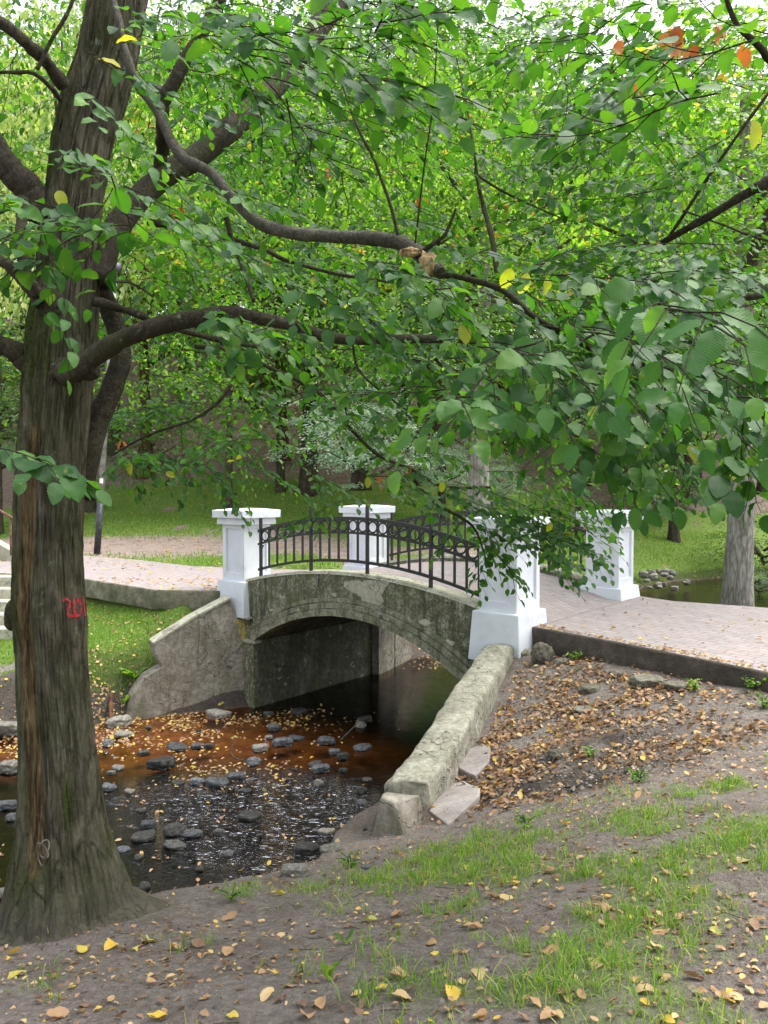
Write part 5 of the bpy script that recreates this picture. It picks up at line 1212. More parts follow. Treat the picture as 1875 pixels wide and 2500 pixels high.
# ------------------------------------------------------------------ other trees
def crown_mesh(name, seed, n_cl, per, size, mat, rx=1.0, rz=1.0, spread=.19, weep=0.0, tmpl=None):
    """unit crown: leaf sprays gathered in flattened clumps through an uneven ellipsoid"""
    r = np.random.default_rng(seed); P_, D_, N_, S_, R_ = [], [], [], [], []
    for c in range(n_cl):
        v = r.normal(0, 1, 3); v /= np.linalg.norm(v); rad = r.uniform(.25, 1) ** .55
        lob = 1 + .28 * math.sin(3 * math.atan2(v[1], v[0]) + seed) + .18 * math.sin(5 * v[2] + seed * 2)
        ctr = v * rad * lob * np.array([rx, rx, rz]); k = int(per * r.uniform(.5, 1.4)); sp = spread * r.uniform(.6, 1.4)
        tilt = v * .5 + r.normal(0, .25, 3); 
        loc = r.normal(0, 1, (k, 3)) * np.array([sp, sp, sp * (.28 if not weep else 1.1)]); loc[:, 2] -= (loc[:, 0] * tilt[0] + loc[:, 1] * tilt[1]) * .55
        cb = r.normal(0, 1); P_.append(ctr + loc); d = r.normal(0, 1, (k, 3)) + v * .8; d[:, 2] = d[:, 2] * .4 - .35 - weep * 2.2; D_.append(d)
        N_.append(r.normal(0, .30, (k, 3)) + np.array([0, 0, .9]) + v * .3 + r.normal(0, .45, 3)); S_.append(r.uniform(.65, 1.2, k) * size); R_.append(np.clip(r.normal(.40 + .30 * cb, .12, k), 0, 1))
    global RNG; keepr = RNG; RNG = r
    V0, UV0, F0 = tmpl or T_FAR
    o = build_leaves(name, *[np.concatenate(a) for a in (P_, D_, N_, S_, R_)], tmpl or T_FAR, mat); RNG = keepr
    me = o.data; bpy.data.objects.remove(o); return me
def limbs_mesh(seed, rx, rz, h0, mat):
    r = np.random.default_rng(seed); parts = []
    for k in range(7):
        a = r.uniform(0, 6.28); el = r.uniform(.3, 1.0); s = np.array([0, 0, -rz * r.uniform(.2, 1.0)]); e = s + np.array([math.cos(a) * rx * .8, math.sin(a) * rx * .8, rz * el * .8])
        mid = (s + e) / 2 + r.normal(0, .08, 3); parts.append(tube(spline([s, mid, e], 8), np.linspace(.035, .008, 8), 5))
    V, Fc = merge(parts); me = mesh_np('limbs', V, Fc); me.materials.append(mat); me.polygons.foreach_set('use_smooth', [True] * len(me.polygons)); return me
CROWNS = {}
def tree_at(x, y, h, r, kind, label, trunk_r=.22, mat='bark_far', base=None, cz=.60, rzf=None, group='woodland trees on the hill', lean=0.0, name='woodland_tree'):
    zb = hz(x, y) if base is None else base
    root = tag(empty(name, (x, y, zb)), label, 'tree', group)
    tx = x + lean * h
    plain_trunk((x, y, zb - .25), (tx, y, zb + h * .92), trunk_r, trunk_r * .35, MAT[mat], root, int(abs(x * 7 + y)) % 97)
    rz = rzf or h * .36; cm, lm = CROWNS[kind]
    for nm, me in (('crown', cm), ('limbs', lm)):
        if me is None: continue
        o = bpy.data.objects.new(nm, me); SC.collection.objects.link(o); o.parent = root; o.location = (tx - x, 0, h * cz if nm == 'crown' else h * cz); o.scale = (r, r, rz); o.rotation_euler = (0, 0, RNG.uniform(0, 6.28))
    return root
for k, (mat, n_cl, per, size) in {'a': ('leaf_mid', 110, 80, .050), 'b': ('leaf_far', 130, 75, .048), 'c': ('leaf_dark', 130, 80, .052), 'd': ('leaf_dark', 150, 62, .050), 'near': ('leaf_mid', 110, 85, .046)}.items():
    CROWNS[k] = (crown_mesh('crown_' + k, ord(k[0]), n_cl, per, size, MAT[mat], tmpl=T_MID if k == 'near' else None), limbs_mesh(ord(k[0]), 1, 1, 0, MAT['branch']))
CROWNS['mint'] = (crown_mesh('crown_mint', 5, 130, 80, .050, MAT['leaf_mint'], spread=.15), CROWNS['a'][1])
CROWNS['willow'] = (crown_mesh('crown_willow', 15, 110, 90, .050, MAT['leaf_willow'], spread=.13, weep=.8), CROWNS['a'][1])
CROWNS['bush'] = (crown_mesh('crown_bush', 25, 70, 80, .055, MAT['leaf_far'], spread=.2), CROWNS['b'][1])
KIND_TXT = {'a': 'light green tree', 'b': 'yellow-green tree', 'c': 'mid-green tree', 'd': 'deep green tree'}
ROW_TXT = ['lowest on the hill', 'second up the hill', 'third up the hill', 'high on the hill', 'on the hilltop']
COL_TXT = ['at the far left edge', 'behind the big trunk', 'above the lamp pole', 'over the left pillar', 'over the railing', 'over the farthest pillar', 'over the nearest pillar', 'over the right pillar', 'over the lichened trunk', 'at the far right edge']
rr = random.Random(11)
for row, (y0, n, h0) in enumerate([(35, 6, 16), (41, 7, 19), (48, 8, 22), (57, 8, 25), (68, 8, 27)]):
    for i in range(n):
        span = y0 * .62; x = -span + 2 * span * (i + .5) / n + rr.uniform(-1.3, 1.3); y = y0 + rr.uniform(-2, 2)
        if x > 8 and y < 40: y += 5
        kind = rr.choice(['a', 'b', 'c', 'd'] if row < 3 else ['c', 'b', 'a']); h = h0 * rr.uniform(.85, 1.15)
        tree_at(x, y, h, h * .27 * rr.uniform(.9, 1.2), kind, '%s %s, its crown %s' % (KIND_TXT[kind], ROW_TXT[row], COL_TXT[int((i + .5) * 10 / n)]), .17 + .012 * h * rr.uniform(.6, 1.1), 'bark_far' if rr.random() < .7 else 'bark_pine', cz=.66 if row < 2 else .56, rzf=h * (.32 if row < 2 else .42))
# nearer individual trees
tree_at(-12.2, 32, 19, 5.6, 'willow', 'pale yellow-green weeping tree behind the big trunk at the left', .22, cz=.66, rzf=6.0, group='trees beyond the path', name='willow_tree')
tree_at(-4.5, 33, 11, 4.2, 'a', 'bright leafy tree behind the left end of the bridge', .2, cz=.62, group='trees beyond the path')
tree_at(2.2, 29.5, 13, 4.0, 'near', 'bright green tree standing behind the middle of the bridge', .16, cz=.72, rzf=4.4, group='trees beyond the path', name='broadleaf_tree')
tree_at(-5.9, 29.5, 13, 4.2, 'near', 'bright green tree right of the lamp pole with boughs over the lawn', .15, cz=.74, rzf=4.2, group='trees beyond the path', name='broadleaf_tree')
tree_at(7.4, 29, 13, 4.2, 'near', 'bright green tree filling the view above the far right pillar', .16, base=-.7, cz=.74, rzf=4.4, group='trees beyond the path', name='broadleaf_tree')
tree_at(12.5, 33, 13, 5.2, 'near', 'leafy tree over the far pool at the right', .22, cz=.66, rzf=5.0, group='trees beyond the path', name='broadleaf_tree')
tree_at(-13.5, 27, 7.5, 3.6, 'b', 'leafy tree beyond the steps at the left edge', .18, cz=.66, group='trees beyond the path')
# pale trunks seen between the pillars and beside the path
def px_tree(x0, x1, yb, d, h, kind, r, label, mat, cz=.75, lean=0.0, rzf=None, zb=None, group='trees beyond the path', **kw):
    g = D((x0 + x1) / 2, yb, d); return tree_at(g[0], d, h, r, kind, label, (x1 - x0) * K / F_PX * d / 2, mat, base=g[2] if zb is None else zb, cz=cz, lean=lean, rzf=rzf, group=group, **kw)
px_tree(1556, 1618, 1345, 13.6, 10.0, 'near', 3.6, 'thick pale lichened trunk standing just behind the paved path at the right', 'bark_pale', .80, .01, 2.6, name='lichened_tree')
litree = bpy.data.objects['lichened_tree']; lt = Foliage(); region(lt, (700, -90, 1700, 260), 7.5, 12.5, 40, .09, (.6, 1.3), (.1, .4), toward=(-1, -.3, 0)); region(lt, (760, -40, 1700, 930), 7.5, 12.5, 120, .09, (.6, 1.3), (.1, .4), toward=(-1, -.3, 0))
lt.build(litree, T_MID, MAT['leaf_mid'], crown='low_boughs')
px_tree(1016, 1060, 1102, 23, 12, 'near', 4.2, 'pale trunk rising behind the nearest white pillar', 'bark_pale', .76, rzf=3.9)
px_tree(900, 935, 1030, 31, 9, 'c', 3.0, 'dark trunk with a rusty scar on the brown slope', 'bark_far', .85)
px_tree(766, 800, 1045, 29, 8, 'd', 2.6, 'grey trunk behind the pale variegated bush', 'bark_far', .85)
px_tree(605, 625, 985, 36, 9, 'd', 2.6, 'thin reddish trunk on the slope left of the pale bush', 'bark_pine', .85)
for x, w, d in [(1395, 16, 39), (1425, 22, 40), (1470, 26, 38), (1500, 18, 41), (1520, 14, 43), (1640, 20, 40), (1240, 14, 38)]:
    px_tree(x, x + w, 1075 - (d - 38) * 9, d, 12, 'd', 2.6, 'dark slender trunk %s behind the far pool' % {1395: 'at the left end of the row', 1425: 'second from the left in the row', 1470: 'widest of the row', 1500: 'right beside the widest one', 1520: 'just left of the lichened trunk', 1640: 'at the right edge', 1240: 'apart from the row, above the nearest pillar'}[x], 'bark_far', .82, group='dark trunks behind the pool')
for x, y, d, h, r, lab in [(790, 1000, 26.5, 5.2, 2.5, 'large pale green and white variegated bush on the slope behind the bridge'), (960, 985, 28.5, 3.4, 1.3, 'smaller pale variegated bush right of the large one'), (1080, 1005, 31, 2.6, 1.0, 'low pale bush behind the nearest pillar')]:
    g = D(x, y, d); zb = hz(g[0], d); root = tag(empty('variegated_bush', (g[0], d, zb)), lab, 'bush', 'pale bushes on the slope')
    for nm, me in (('crown', CROWNS['mint'][0]), ('limbs', CROWNS['mint'][1])):
        o = bpy.data.objects.new(nm, me); SC.collection.objects.link(o); o.parent = root; o.location = (0, 0, h * .68); o.scale = (r, r * .8, h * .34)
for x, y, d, h, r, lab in [(1650, 1110, 30, 3.0, 2.2, 'dark leafy bush at the right edge behind the lichened trunk'), (1400, 1060, 36, 3.0, 2.0, 'dark undergrowth bush before the row of trunks'), (1640, 1262, 25.5, 1.0, 1.0, 'low bush hanging over the far pool at the right edge'), (300, 960, 36, 2.6, 2.2, 'dark bush at the top of the lawn left of the bridge')]:
    g = D(x, y, d); zb = hz(g[0], d); root = tag(empty('leafy_bush', (g[0], d, zb)), lab, 'bush', 'dark bushes')
    for nm, me in (('crown', CROWNS['bush'][0]), ('limbs', CROWNS['bush'][1])):
        o = bpy.data.objects.new(nm, me); SC.collection.objects.link(o); o.parent = root; o.location = (0, 0, h * .55); o.scale = (r, r, h * .5)
# ------------------------------------------------------------------ grass
def blades(name, x, y, h, w, rnd, parent=None, lean=.45, label=None, z=None):
    n = len(x); zt_, _ = terrain(x, y); zt_ = zt_ if z is None else z
    a = RNG.uniform(0, 2 * math.pi, n); b = RNG.uniform(0, 2 * math.pi, n); ln = np.abs(RNG.normal(0, lean, n)) + .08
    sx, sy = np.cos(a) * w / 2, np.sin(a) * w / 2; lx, ly = np.cos(b) * ln * h, np.sin(b) * ln * h
    V = np.zeros((n, 7, 3)); 
    for k, (f, ww, hh) in enumerate([(0, 1, 0), (.25, .9, .42), (.62, .62, .78)]):
        for s, sg in ((0, -1), (1, 1)):
            V[:, 2 * k + s, 0] = x + lx * f ** 1.3 + sg * sx * ww; V[:, 2 * k + s, 1] = y + ly * f ** 1.3 + sg * sy * ww; V[:, 2 * k + s, 2] = zt_ + h * hh * (1 - .25 * ln * f) - .005
    V[:, 6, 0] = x + lx; V[:, 6, 1] = y + ly; V[:, 6, 2] = zt_ + h * np.clip(1 - .45 * ln, .2, 1)
    F0 = np.array([[0, 1, 3, 2], [2, 3, 5, 4], [4, 5, 6, 6]]); 
    V2 = np.concatenate([V, V[:, 6:7] + 1e-4], 1); F0 = np.array([[0, 1, 3, 2], [2, 3, 5, 4], [4, 5, 7, 6]])
    f = (F0[None] + (np.arange(n) * 8)[:, None, None]).reshape(-1, 4); c = np.zeros((n, 8, 3)); c[..., 0] = rnd[:, None]; c[..., 1] = RNG.random(n)[:, None]
    uv = np.tile(np.array([[0, 0], [0, 1], [.3, 0], [.3, 1], [.6, 0], [.6, 1], [1, .5], [1, .5]]), (n, 1))
    return link(name, mesh_np(name, V2.reshape(-1, 3), f, uv=uv, col=c.reshape(-1, 3)), MAT['grass'], parent)
def sample(n, x0, x1, y0, y1, pw=1.0):
    x = RNG.uniform(x0, x1, n); y = RNG.uniform(y0, y1, n); z, s = terrain(x, y); gmk = grass_mask(x, y, s); dp = np.minimum(poly_sd(x, y, path_right), poly_sd(x, y, path_left))
    k = (RNG.random(n) < gmk ** pw) & (dp > .05) & (s > .1); return x[k], y[k]
# foreground: tufts
tx, ty = sample(8000, -1.5, 4.2, 1.6, 5.8, 1.2); X_, Y_ = [], []
tx = np.concatenate([tx, RNG.uniform(-.9, .5, 60), RNG.uniform(-2.2, 1.5, 70)]); ty = np.concatenate([ty, 4.15 + .35 * RNG.random(60) + .0, RNG.uniform(1.8, 4, 70)])
big = RNG.random(len(tx)); hh, rnv = [], []
for a, b, g_ in zip(tx, ty, big):
    k = int(4 + 18 * g_ ** 3); X_ += list(a + RNG.normal(0, .016 + .02 * g_, k)); Y_ += list(b + RNG.normal(0, .016 + .02 * g_, k)); hh += list(RNG.uniform(.018, .050, k) * (1 + 1.2 * g_)); rnv += list(np.clip(RNG.normal(.5 + .22 * (g_ < .5), .26, k), 0, 1))
X_, Y_, hh = map(np.array, (X_, Y_, hh))
tag(blades('grass', X_, Y_, hh, RNG.uniform(.003, .0065, len(X_)), np.array(rnv), lean=.8), kind='stuff')
# left bank turf
x, y = sample(60000, -8.5, -1.9, 11.8, 17.0, .8)
tag(blades('grass', x, y, RNG.uniform(.03, .08, len(x)), np.full(len(x), .011), np.clip(RNG.normal(.45, .2, len(x)), 0, 1)), kind='stuff')
# lawns beyond the path
x, y = sample(90000, -15, 16, 16.8, 34, .9)
tag(blades('grass', x, y, RNG.uniform(.05, .12, len(x)), np.full(len(x), .024), np.clip(RNG.normal(.5, .2, len(x)), 0, 1)), kind='stuff')

# ------------------------------------------------------------------ fallen leaves
def on_ground(x, y, lift=.004):
    z, s = terrain(x, y); z = np.where((s < .05) & (z < WATER), WATER + .006, z)
    dp = np.minimum(poly_sd(x, y, path_right), poly_sd(x, y, path_left)); return np.where(dp < 0, PZ + .004, z) + lift, s
def gnorm(x, y):
    e = .04; z0, _ = terrain(x, y); zx, _ = terrain(x + e, y); zy, _ = terrain(x, y + e)
    n = np.stack([-(zx - z0) / e, -(zy - z0) / e, np.ones_like(z0)], 1); return n / np.linalg.norm(n, axis=1)[:, None]
def litter(name, x, y, size, tilt=.35, lo=0, hi=1, tmpl=None, bias=None):
    z, s = on_ground(x, y); n = len(x); nr = gnorm(x, y) + RNG.normal(0, tilt, (n, 3)); d = RNG.normal(0, 1, (n, 3)); d[:, 2] *= .2
    nn = nr / np.linalg.norm(nr, axis=1)[:, None]; d -= nn * (d * nn).sum(1)[:, None]
    rn = RNG.uniform(lo, hi, n) if bias is None else bias
    o = build_leaves(name, np.stack([x, y, z + size * tilt * .35], 1), d, nr, size, rn, tmpl or T_MID, MAT['leaf_dead']); return tag(o, kind='stuff')
def px_pts(rect, n, z, ok=None):
    x0, y0, x1, y1 = rect; X, Y = [], []
    for _ in range(n):
        g = G(RNG.uniform(x0, x1) * K, RNG.uniform(y0, y1) * K, z); X.append(g[0]); Y.append(g[1])
    return np.array(X), np.array(Y)
parts = []
def area(xc, yc, rx, ry, n):
    return xc + RNG.normal(0, rx, n), yc + RNG.normal(0, ry, n)
# slope under the path
X_, Y_ = [], []
for xc, yc, rx, ry, n in [(1.6, 8.0, .75, .75, 4200), (1.0, 7.1, .4, .45, 2400), (2.6, 8.1, .8, .6, 1500), (1.3, 6.4, .5, .3, 700), (3.0, 7.6, .8, .8, 600), (2.6, 6.4, .5, .25, 600), (2.2, 9.0, .7, .4, 700), (3.0, 6.0, 1.2, .8, 300)]:
    a, b = area(xc, yc, rx, ry, n); X_.append(a); Y_.append(b)
X_, Y_ = np.concatenate(X_), np.concatenate(Y_); k = (poly_sd(X_, Y_, path_right) > .06)
u_ = ((X_ - S_[0]) * dr[0] + (Y_ - S_[1]) * dr[1]); w_ = ((X_ - S_[0]) * nr[0] + (Y_ - S_[1]) * nr[1]); L_ = np.linalg.norm(E_ - S_)
k &= RNG.random(len(X_)) > .75 * pitm(X_, Y_)
k &= ~((w_ < .26) & (u_ > -.3) & (u_ < L_ + .3)) & ((X_ > .2) | (Y_ < 6)); k &= fbm(X_ * 3, Y_ * 3, 0, 8) > RNG.uniform(.25, .6, len(X_)); X_, Y_ = X_[k], Y_[k]
litter('leaf_litter', X_, Y_, RNG.uniform(.03, .075, len(X_)), .5, 0, 1, bias=np.clip(RNG.beta(1.3, 1.9, len(X_)), 0, 1))
# foreshore and shallows
X_, Y_ = [], []
for xc, yc, rx, ry, n in [(-3.5, 12.1, 1.2, .28, 2000), (-3.2, 11.1, 1.0, .4, 700), (-2.4, 10.1, .8, .4, 260), (-1.3, 12.6, .5, .2, 160), (-5.5, 11.2, .8, .5, 700), (2.1, 17.0, .7, .55, 1800), (-1.6, 8.4, 1.2, .9, 260), (-5.2, 12.6, .9, .5, 900)]:
    a, b = area(xc, yc, rx, ry, n); X_.append(a); Y_.append(b)
X_, Y_ = np.concatenate(X_), np.concatenate(Y_); s = poly_sd(X_, Y_, CHAN); k = (s < .9) & (fbm(X_ * 2.2, Y_ * 3, 0, 18) > RNG.uniform(.30, .62, len(X_)))
X_, Y_ = X_[k], Y_[k]; litter('leaf_litter', X_, Y_, RNG.uniform(.03, .075, len(X_)), .25, .2, 1, bias=np.clip(RNG.beta(2.2, 1.3, len(X_)), 0, 1))
# scattered over lawns, path and hill
X_ = np.concatenate([RNG.uniform(-12, 12, 2600), RNG.uniform(-14, 15, 3500), RNG.uniform(-7, 8, 260), RNG.uniform(-6, -2.5, 300)]); Y_ = np.concatenate([RNG.uniform(17, 26, 2600), RNG.uniform(26, 40, 3500), RNG.uniform(7, 17, 260), RNG.uniform(13, 15.5, 300)])
k = (poly_sd(X_, Y_, CHAN) > .1) & ~((np.abs((X_ - R0[0]) * UU[0] + (Y_ - R0[1]) * UU[1] - 2.96) < 3.1) & (np.abs((X_ - R0[0]) * VV[0] + (Y_ - R0[1]) * VV[1] - 1.9) < 2.2)); X_, Y_ = X_[k], Y_[k]
litter('leaf_litter', X_, Y_, RNG.uniform(.05, .10, len(X_)), .3, .4, 1)
t_ = RNG.random(420); e0, e1, e2 = path_right[1], path_right[3], path_right[4]
X_ = e0[0] + (e1[0] - e0[0]) * t_ * 1.1 + np.abs(RNG.normal(0, .10, 420)); Y_ = e0[1] + (e1[1] - e0[1]) * t_ * 1.1 + np.abs(RNG.normal(0, .10, 420))
X2, Y2 = RNG.uniform(1.9, 9, 240), RNG.uniform(7.5, 13, 240); X_, Y_ = np.concatenate([X_, X2]), np.concatenate([Y_, Y2]); k = poly_sd(X_, Y_, path_right) < -.02; X_, Y_ = X_[k], Y_[k]
litter('leaf_litter', X_, Y_, RNG.uniform(.02, .06, len(X_)), .25, .1, 1)
# foreground small bits
X_ = RNG.uniform(-2.6, 4.6, 15000); Y_ = RNG.uniform(1.5, 6.4, 15000); k = (poly_sd(X_, Y_, CHAN) > .9) & (fbm(X_ * 2, Y_ * 2, 0, 28) > RNG.uniform(.28, .65, len(X_))); X_, Y_ = X_[k], Y_[k]
litter('leaf_litter', X_, Y_, RNG.uniform(.010, .038, len(X_)) , .4, 0, .95)
# soil crumbs and small pebbles
def crumbs(x, y, sz):
    z, s = on_ground(x, y, 0); n = len(x); o = np.array([(1, 0, 0), (-1, 0, 0), (0, 1, 0), (0, -1, 0), (0, 0, 1), (0, 0, -1)], float)
    f0 = np.array([(0, 2, 4), (2, 1, 4), (1, 3, 4), (3, 0, 4), (2, 0, 5), (1, 2, 5), (3, 1, 5), (0, 3, 5)])
    a = RNG.uniform(0, 6.28, n); sc = RNG.uniform(.5, 1.3, (n, 6, 1)); v = o[None] * sc * np.array([1, .8, .6]); ca, sa = np.cos(a)[:, None], np.sin(a)[:, None]
    v = np.stack([v[..., 0] * ca - v[..., 1] * sa, v[..., 0] * sa + v[..., 1] * ca, v[..., 2]], -1) * sz[:, None, None] + np.stack([x, y, z + sz * .1], 1)[:, None]
    c = np.zeros((n, 6, 3)); c[..., 0] = RNG.random(n)[:, None]
    mm = M('soil crumbs'); A_ = mm.sep(mm.attr('lv').outputs['Color']); mm.base(mm.ramp(A_[0], [(0, (.06, .048, .04)), (.5, (.14, .118, .10)), (.88, (.22, .19, .17)), (1, (.40, .38, .35))])); mm.set(Roughness=.95)
    return tag(link('gravel', mesh_np('gravel', v.reshape(-1, 3), (f0[None] + (np.arange(n) * 6)[:, None, None]).reshape(-1, 3), col=c.reshape(-1, 3)), mm.m, smooth=False), kind='stuff')
X_ = np.concatenate([RNG.uniform(-2.8, 4.8, 16000), RNG.normal(1.9, .9, 5000)]); Y_ = np.concatenate([1.5 + 5.2 * RNG.random(16000) ** 1.3, RNG.normal(7.3, .9, 5000)])
k = (poly_sd(X_, Y_, CHAN) > .7) & (poly_sd(X_, Y_, path_right) > .08) & (fbm(X_ * 2.5, Y_ * 2.5, 0, 55) > RNG.uniform(.3, .6, len(X_))); X_, Y_ = X_[k], Y_[k]
crumbs(X_, Y_, RNG.uniform(.0022, .006, len(X_)) * (1 + (RNG.random(len(X_)) < .04) * 1.8) * (1 + .8 * (Y_ > 6)) * (1 + 1.5 * pitm(X_, Y_)))
tw = []
for _ in range(170):
    x0, y0 = RNG.uniform(-2.4, 4), RNG.uniform(1.8, 8)
    if poly_sd(np.array([x0]), np.array([y0]), CHAN)[0] < .9 or poly_sd(np.array([x0]), np.array([y0]), path_right)[0] < .2: continue
    a = RNG.uniform(0, 6.28); L = RNG.uniform(.03, .16); p_ = [np.array([x0 + math.cos(a) * L * f + RNG.normal(0, .004), y0 + math.sin(a) * L * f + RNG.normal(0, .004), 0]) for f in (0, .35, .7, 1)]
    for q_ in p_: q_[2] = hz(q_[0], q_[1]) + .005
    tw.append(tube(p_, [.0018, .0016, .0014, .001], 4))
V, Fc = merge(tw); tag(link('twig_litter', mesh_np('twig_litter', V, Fc), MAT['branch']), kind='stuff')
# individual leaves of the foreground
def curled(seed):
    r = random.Random(seed); V, UV, Fc = T_NEAR; V = V.copy(); c1, c2 = r.uniform(-.5, .9), r.uniform(-.8, .8)
    V[:, 2] = V[:, 2] + c1 * (V[:, 0] - .5) ** 2 + r.uniform(.1, 1.0) * V[:, 1] ** 2 * 1.4 + c2 * V[:, 0] * V[:, 1] * .7 + .04 * np.sin(V[:, 0] * 9 + V[:, 1] * 7 + seed); V[:, 0] -= .5
    return V, UV, Fc
KINDS_L = {'yellow': (.93, 'yellow fallen leaf lying on the foreground ground'), 'orange': (.58, 'orange-brown curled fallen leaf on the foreground ground'), 'tan': (.80, 'pale tan fallen leaf on the foreground ground'), 'brown': (.26, 'dark brown withered fallen leaf on the foreground ground'), 'lime': (1.0, 'yellow-green freshly fallen leaf on the foreground ground')}
LM = {}
for kn, (pos_, lab) in KINDS_L.items():
    LM[kn] = []
    for j in range(4):
        V, UV, Fc = curled(j * 7 + len(kn)); c = np.zeros((len(V), 3)); c[:, 0] = min(1, pos_ + (j - 1.5) * .02); c[:, 1] = .3 + .15 * j; c[:, 2] = j % 2
        me = mesh_np('fallen_leaf', V, Fc, uv=UV, col=c); me.materials.append(MAT['leaf_dead']); me.polygons.foreach_set('use_smooth', [True] * len(me.polygons)); LM[kn].append(me)
rr = random.Random(3); cnt = 0
while cnt < 290:
    px, py = rr.uniform(0, 1875), 2060 + 440 * rr.random() ** .8 if rr.random() < .8 else rr.uniform(1960, 2150)
    if py < 2270 - .0 * px and px < 420: continue
    g = hit(px, py)
    if poly_sd(np.array([g[0]]), np.array([g[1]]), CHAN)[0] < .85 or math.hypot(g[0] + 1.45, g[1] - 3.9) < .5: continue
    kn = rr.choices(list(KINDS_L), [14, 34, 22, 26, 6])[0]; me = rr.choice(LM[kn]); o = bpy.data.objects.new('fallen_leaf', me); SC.collection.objects.link(o)
    sz = rr.uniform(.02, .055) if rr.random() < .85 else rr.uniform(.07, .09); o.scale = (sz, sz * rr.uniform(.8, 1.1), sz)
    n3 = Vector(gnorm(np.array([g[0]]), np.array([g[1]]))[0]); qn = n3.to_track_quat('Z', 'Y'); o.rotation_mode = 'QUATERNION'
    from mathutils import Quaternion, Euler
    o.rotation_quaternion = qn @ Euler((rr.uniform(-.4, .4), rr.uniform(-.4, .4), rr.uniform(0, 6.28))).to_quaternion()
    if rr.random() < .12: o.rotation_quaternion = o.rotation_quaternion @ Euler((math.pi, 0, 0)).to_quaternion()
    o.location = (g[0], g[1], g[2] + .008 + sz * .06); zn = ['at the left', 'below the big trunk', 'left of the middle', 'in the middle', 'right of the middle', 'at the right'][min(5, int(px / 313))]; zr_ = ['near the bank edge', 'halfway down the bare soil', 'in the grass', 'at the very front'][min(3, max(0, int((py - 2060) / 110)))]
    tag(o, KINDS_L[kn][1].replace(' on the foreground ground', '').replace(' lying', '') + ' ' + zr_ + ', ' + zn, 'leaf', kn + ' fallen leaves in the foreground'); cnt += 1

# ------------------------------------------------------------------ small plants
def plant(px, py, d, h, label, n=12, mat='leaf_mid', size=.05, name='small_plant', lance=False, spread=1.0, z=None):
    g = P(px * K, py * K, d)
    if z is None:
        g = hit(px * K, py * K)
    root = tag(empty(name, tuple(g)), label, 'plant'); ps, ds, ns, ss, tw = [], [], [], [], []
    for i in range(n):
        a = RNG.uniform(0, 6.28); l = h * RNG.uniform(.5, 1.0); o = np.array([math.cos(a), math.sin(a), 0]) * l * .7 * spread; e = g + o + np.array([0, 0, l * .7])
        if lance: ps.append(g); ds.append(e - g + [0, 0, -.02]); ns.append(np.array([0, 0, 1.]) + .4 * RNG.normal(0, 1, 3)); ss.append(l * .8)
        else:
            tw.append(spline([g, g + o * .4 + [0, 0, l * .5], e], 5))
            for k in range(5): f = .4 + .15 * k; q = g + o * f + np.array([0, 0, l * .7 * f]); ps.append(q); ds.append(RNG.normal(0, 1, 3) * [1, 1, .3]); ns.append(np.array([0, -.3, 1]) + RNG.normal(0, .3, 3)); ss.append(size * RNG.uniform(.6, 1.1))
    build_leaves('leaves', np.array(ps), np.array(ds), np.array(ns), np.array(ss), RNG.uniform(.2, .85, len(ps)), T_LANCE if lance else T_MID, MAT[mat], root)
    if tw:
        V, Fc = merge([tube(c, .0025, 4) for c in tw]); child(link('stems', mesh_np('stems', V, Fc), MAT['grass'] if False else MAT['leaf_far']), root)
for a in [(1215, 1400, 9.4, .22, 'low green herb on top of the round boulder by the path'), (1290, 1425, 9, .2, 'low green herb over the boulders, middle of the row'), (1240, 1425, 9, .14, 'tiny green herb between the boulders'),
          (1560, 1470, 8, .28, 'bushy green herb at the foot of the path kerb'), (1630, 1490, 8, .22, 'green herb at the kerb foot near the right edge'), (1500, 1490, 8, .16, 'small herb left of the bushy one at the kerb foot', 8), (1650, 1530, 7.6, .2, 'yellowish herb at the right edge of the slope', 10),
          (1270, 1635, 7, .14, 'small herb beside the dark hollow', 7), (1135, 1790, 6, .12, 'small herb with rounded leaves before the flagstone', 7), (1000, 1600, 8, .12, 'small herb growing against the wing wall', 6),
          (1015, 1440, 9, .12, 'tiny herb at the wing wall top', 4), (205, 1275, 14, .35, 'grey-green herb at the path edge just right of the trunk', 12, 'leaf_far', .07), (260, 1280, 14, .3, 'grey-green herb by the mossy kerb', 10, 'leaf_far', .07)]:
    plant(*a)
plant(290, 1465, 12.2, .42, 'fresh rosette of lance-shaped leaves hanging from the bank by the wing wall end', 13, 'leaf_mid', .06, 'leafy_weed', True, 1.1)
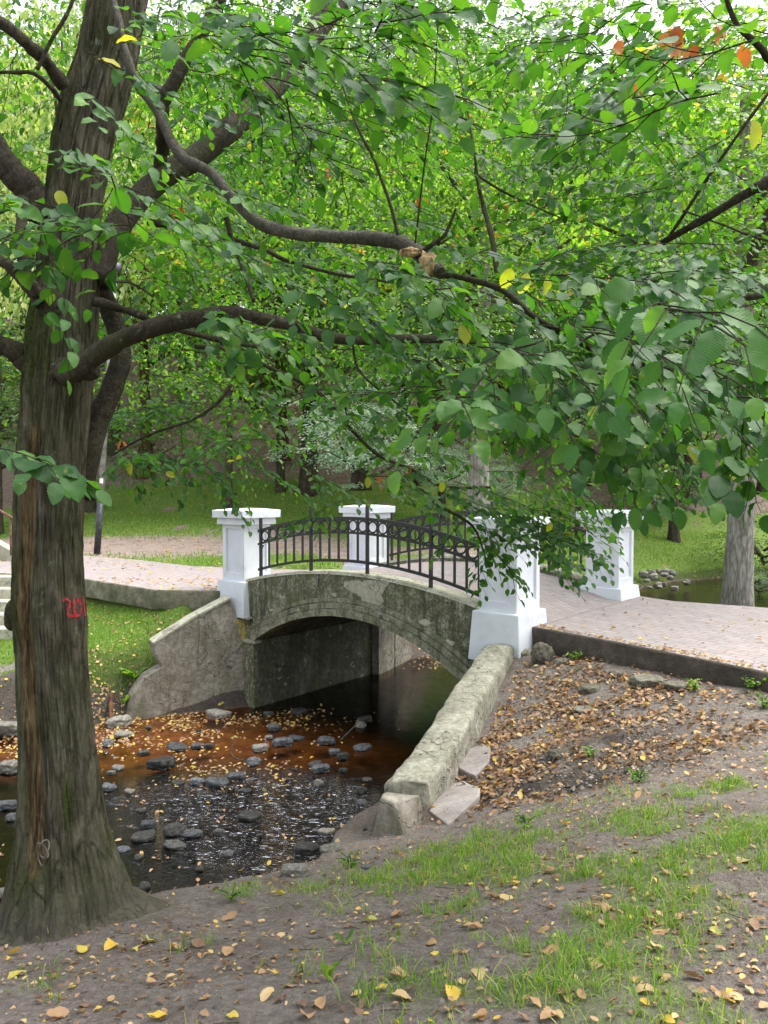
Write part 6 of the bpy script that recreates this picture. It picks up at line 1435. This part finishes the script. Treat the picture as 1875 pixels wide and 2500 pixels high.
plant(268, 1520, 12.0, .28, 'smaller rosette below the fresh one on the bank', 7, 'leaf_mid', .06, 'leafy_weed', True, .6)
plant(205, 1955, 3.4, .13, 'leafy sprig growing from the trunk foot', 7, 'leaf_mid', .035); plant(500, 1945, 4.4, .10, 'seedling on the near bank edge', 6, 'leaf_mid', .03)
plant(760, 1875, 5, .14, 'bright tuft of herb on the near bank edge', 10, 'leaf_mid', .035); plant(1380, 1690, 6, .16, 'feathery green herb below the black soil', 12, 'leaf_mid', .035)
plant(745, 2040, 3.3, .10, 'young plantain in the foreground grass', 6, 'leaf_mid', .05, 'leafy_weed', True, .6); plant(712, 2120, 2.9, .12, 'upright lance-leaved weed at the bottom of the lawn', 5, 'leaf_mid', .05, 'leafy_weed', True, .3)
# roots and driftwood under the left bank
def stick(pts, w, label, name='driftwood', mat='bark_pine'):
    c = spline([P(x * K, y * K, d) for x, y, d in pts], 24); V, Fc = tube(c, np.linspace(w, w * .5, 24), 7, nseed=int(pts[0][0]), namp=.3); tag(bm_obj(name, V, Fc, MAT[mat], smooth=True), label, 'root' if name == 'bare_root' else 'branch')
stick([(238, 1500, 12.5), (240, 1540, 12.2), (236, 1565, 12.1), (215, 1580, 12.0), (203, 1590, 11.9)], .045, 'reddish bare root bending out of the left bank', 'bare_root')
stick([(262, 1465, 12.4), (258, 1500, 12.3), (266, 1530, 12.2)], .012, 'thin root dangling beside the rosette', 'bare_root', 'branch_pale')
stick([(250, 1475, 12.4), (235, 1500, 12.3), (228, 1530, 12.2)], .010, 'thin root dangling left of the rosette', 'bare_root', 'branch_pale')
stick([(735, 1600, 10.6), (755, 1580, 10.6), (775, 1560, 10.7)], .012, 'forked dead twig lying in the shallows before the arch', 'dead_twig', 'branch_pale')
stick([(505, 1600, 10.4), (500, 1625, 10.3), (515, 1640, 10.2), (560, 1645, 10.1)], .010, 'pale curved twig lying on the leafy shallows', 'dead_twig', 'branch_pale')
print('leaves', near.count(), rnear.count(), 'faces', sum(len(o.data.polygons) for o in SC.objects if o.type == 'MESH'))
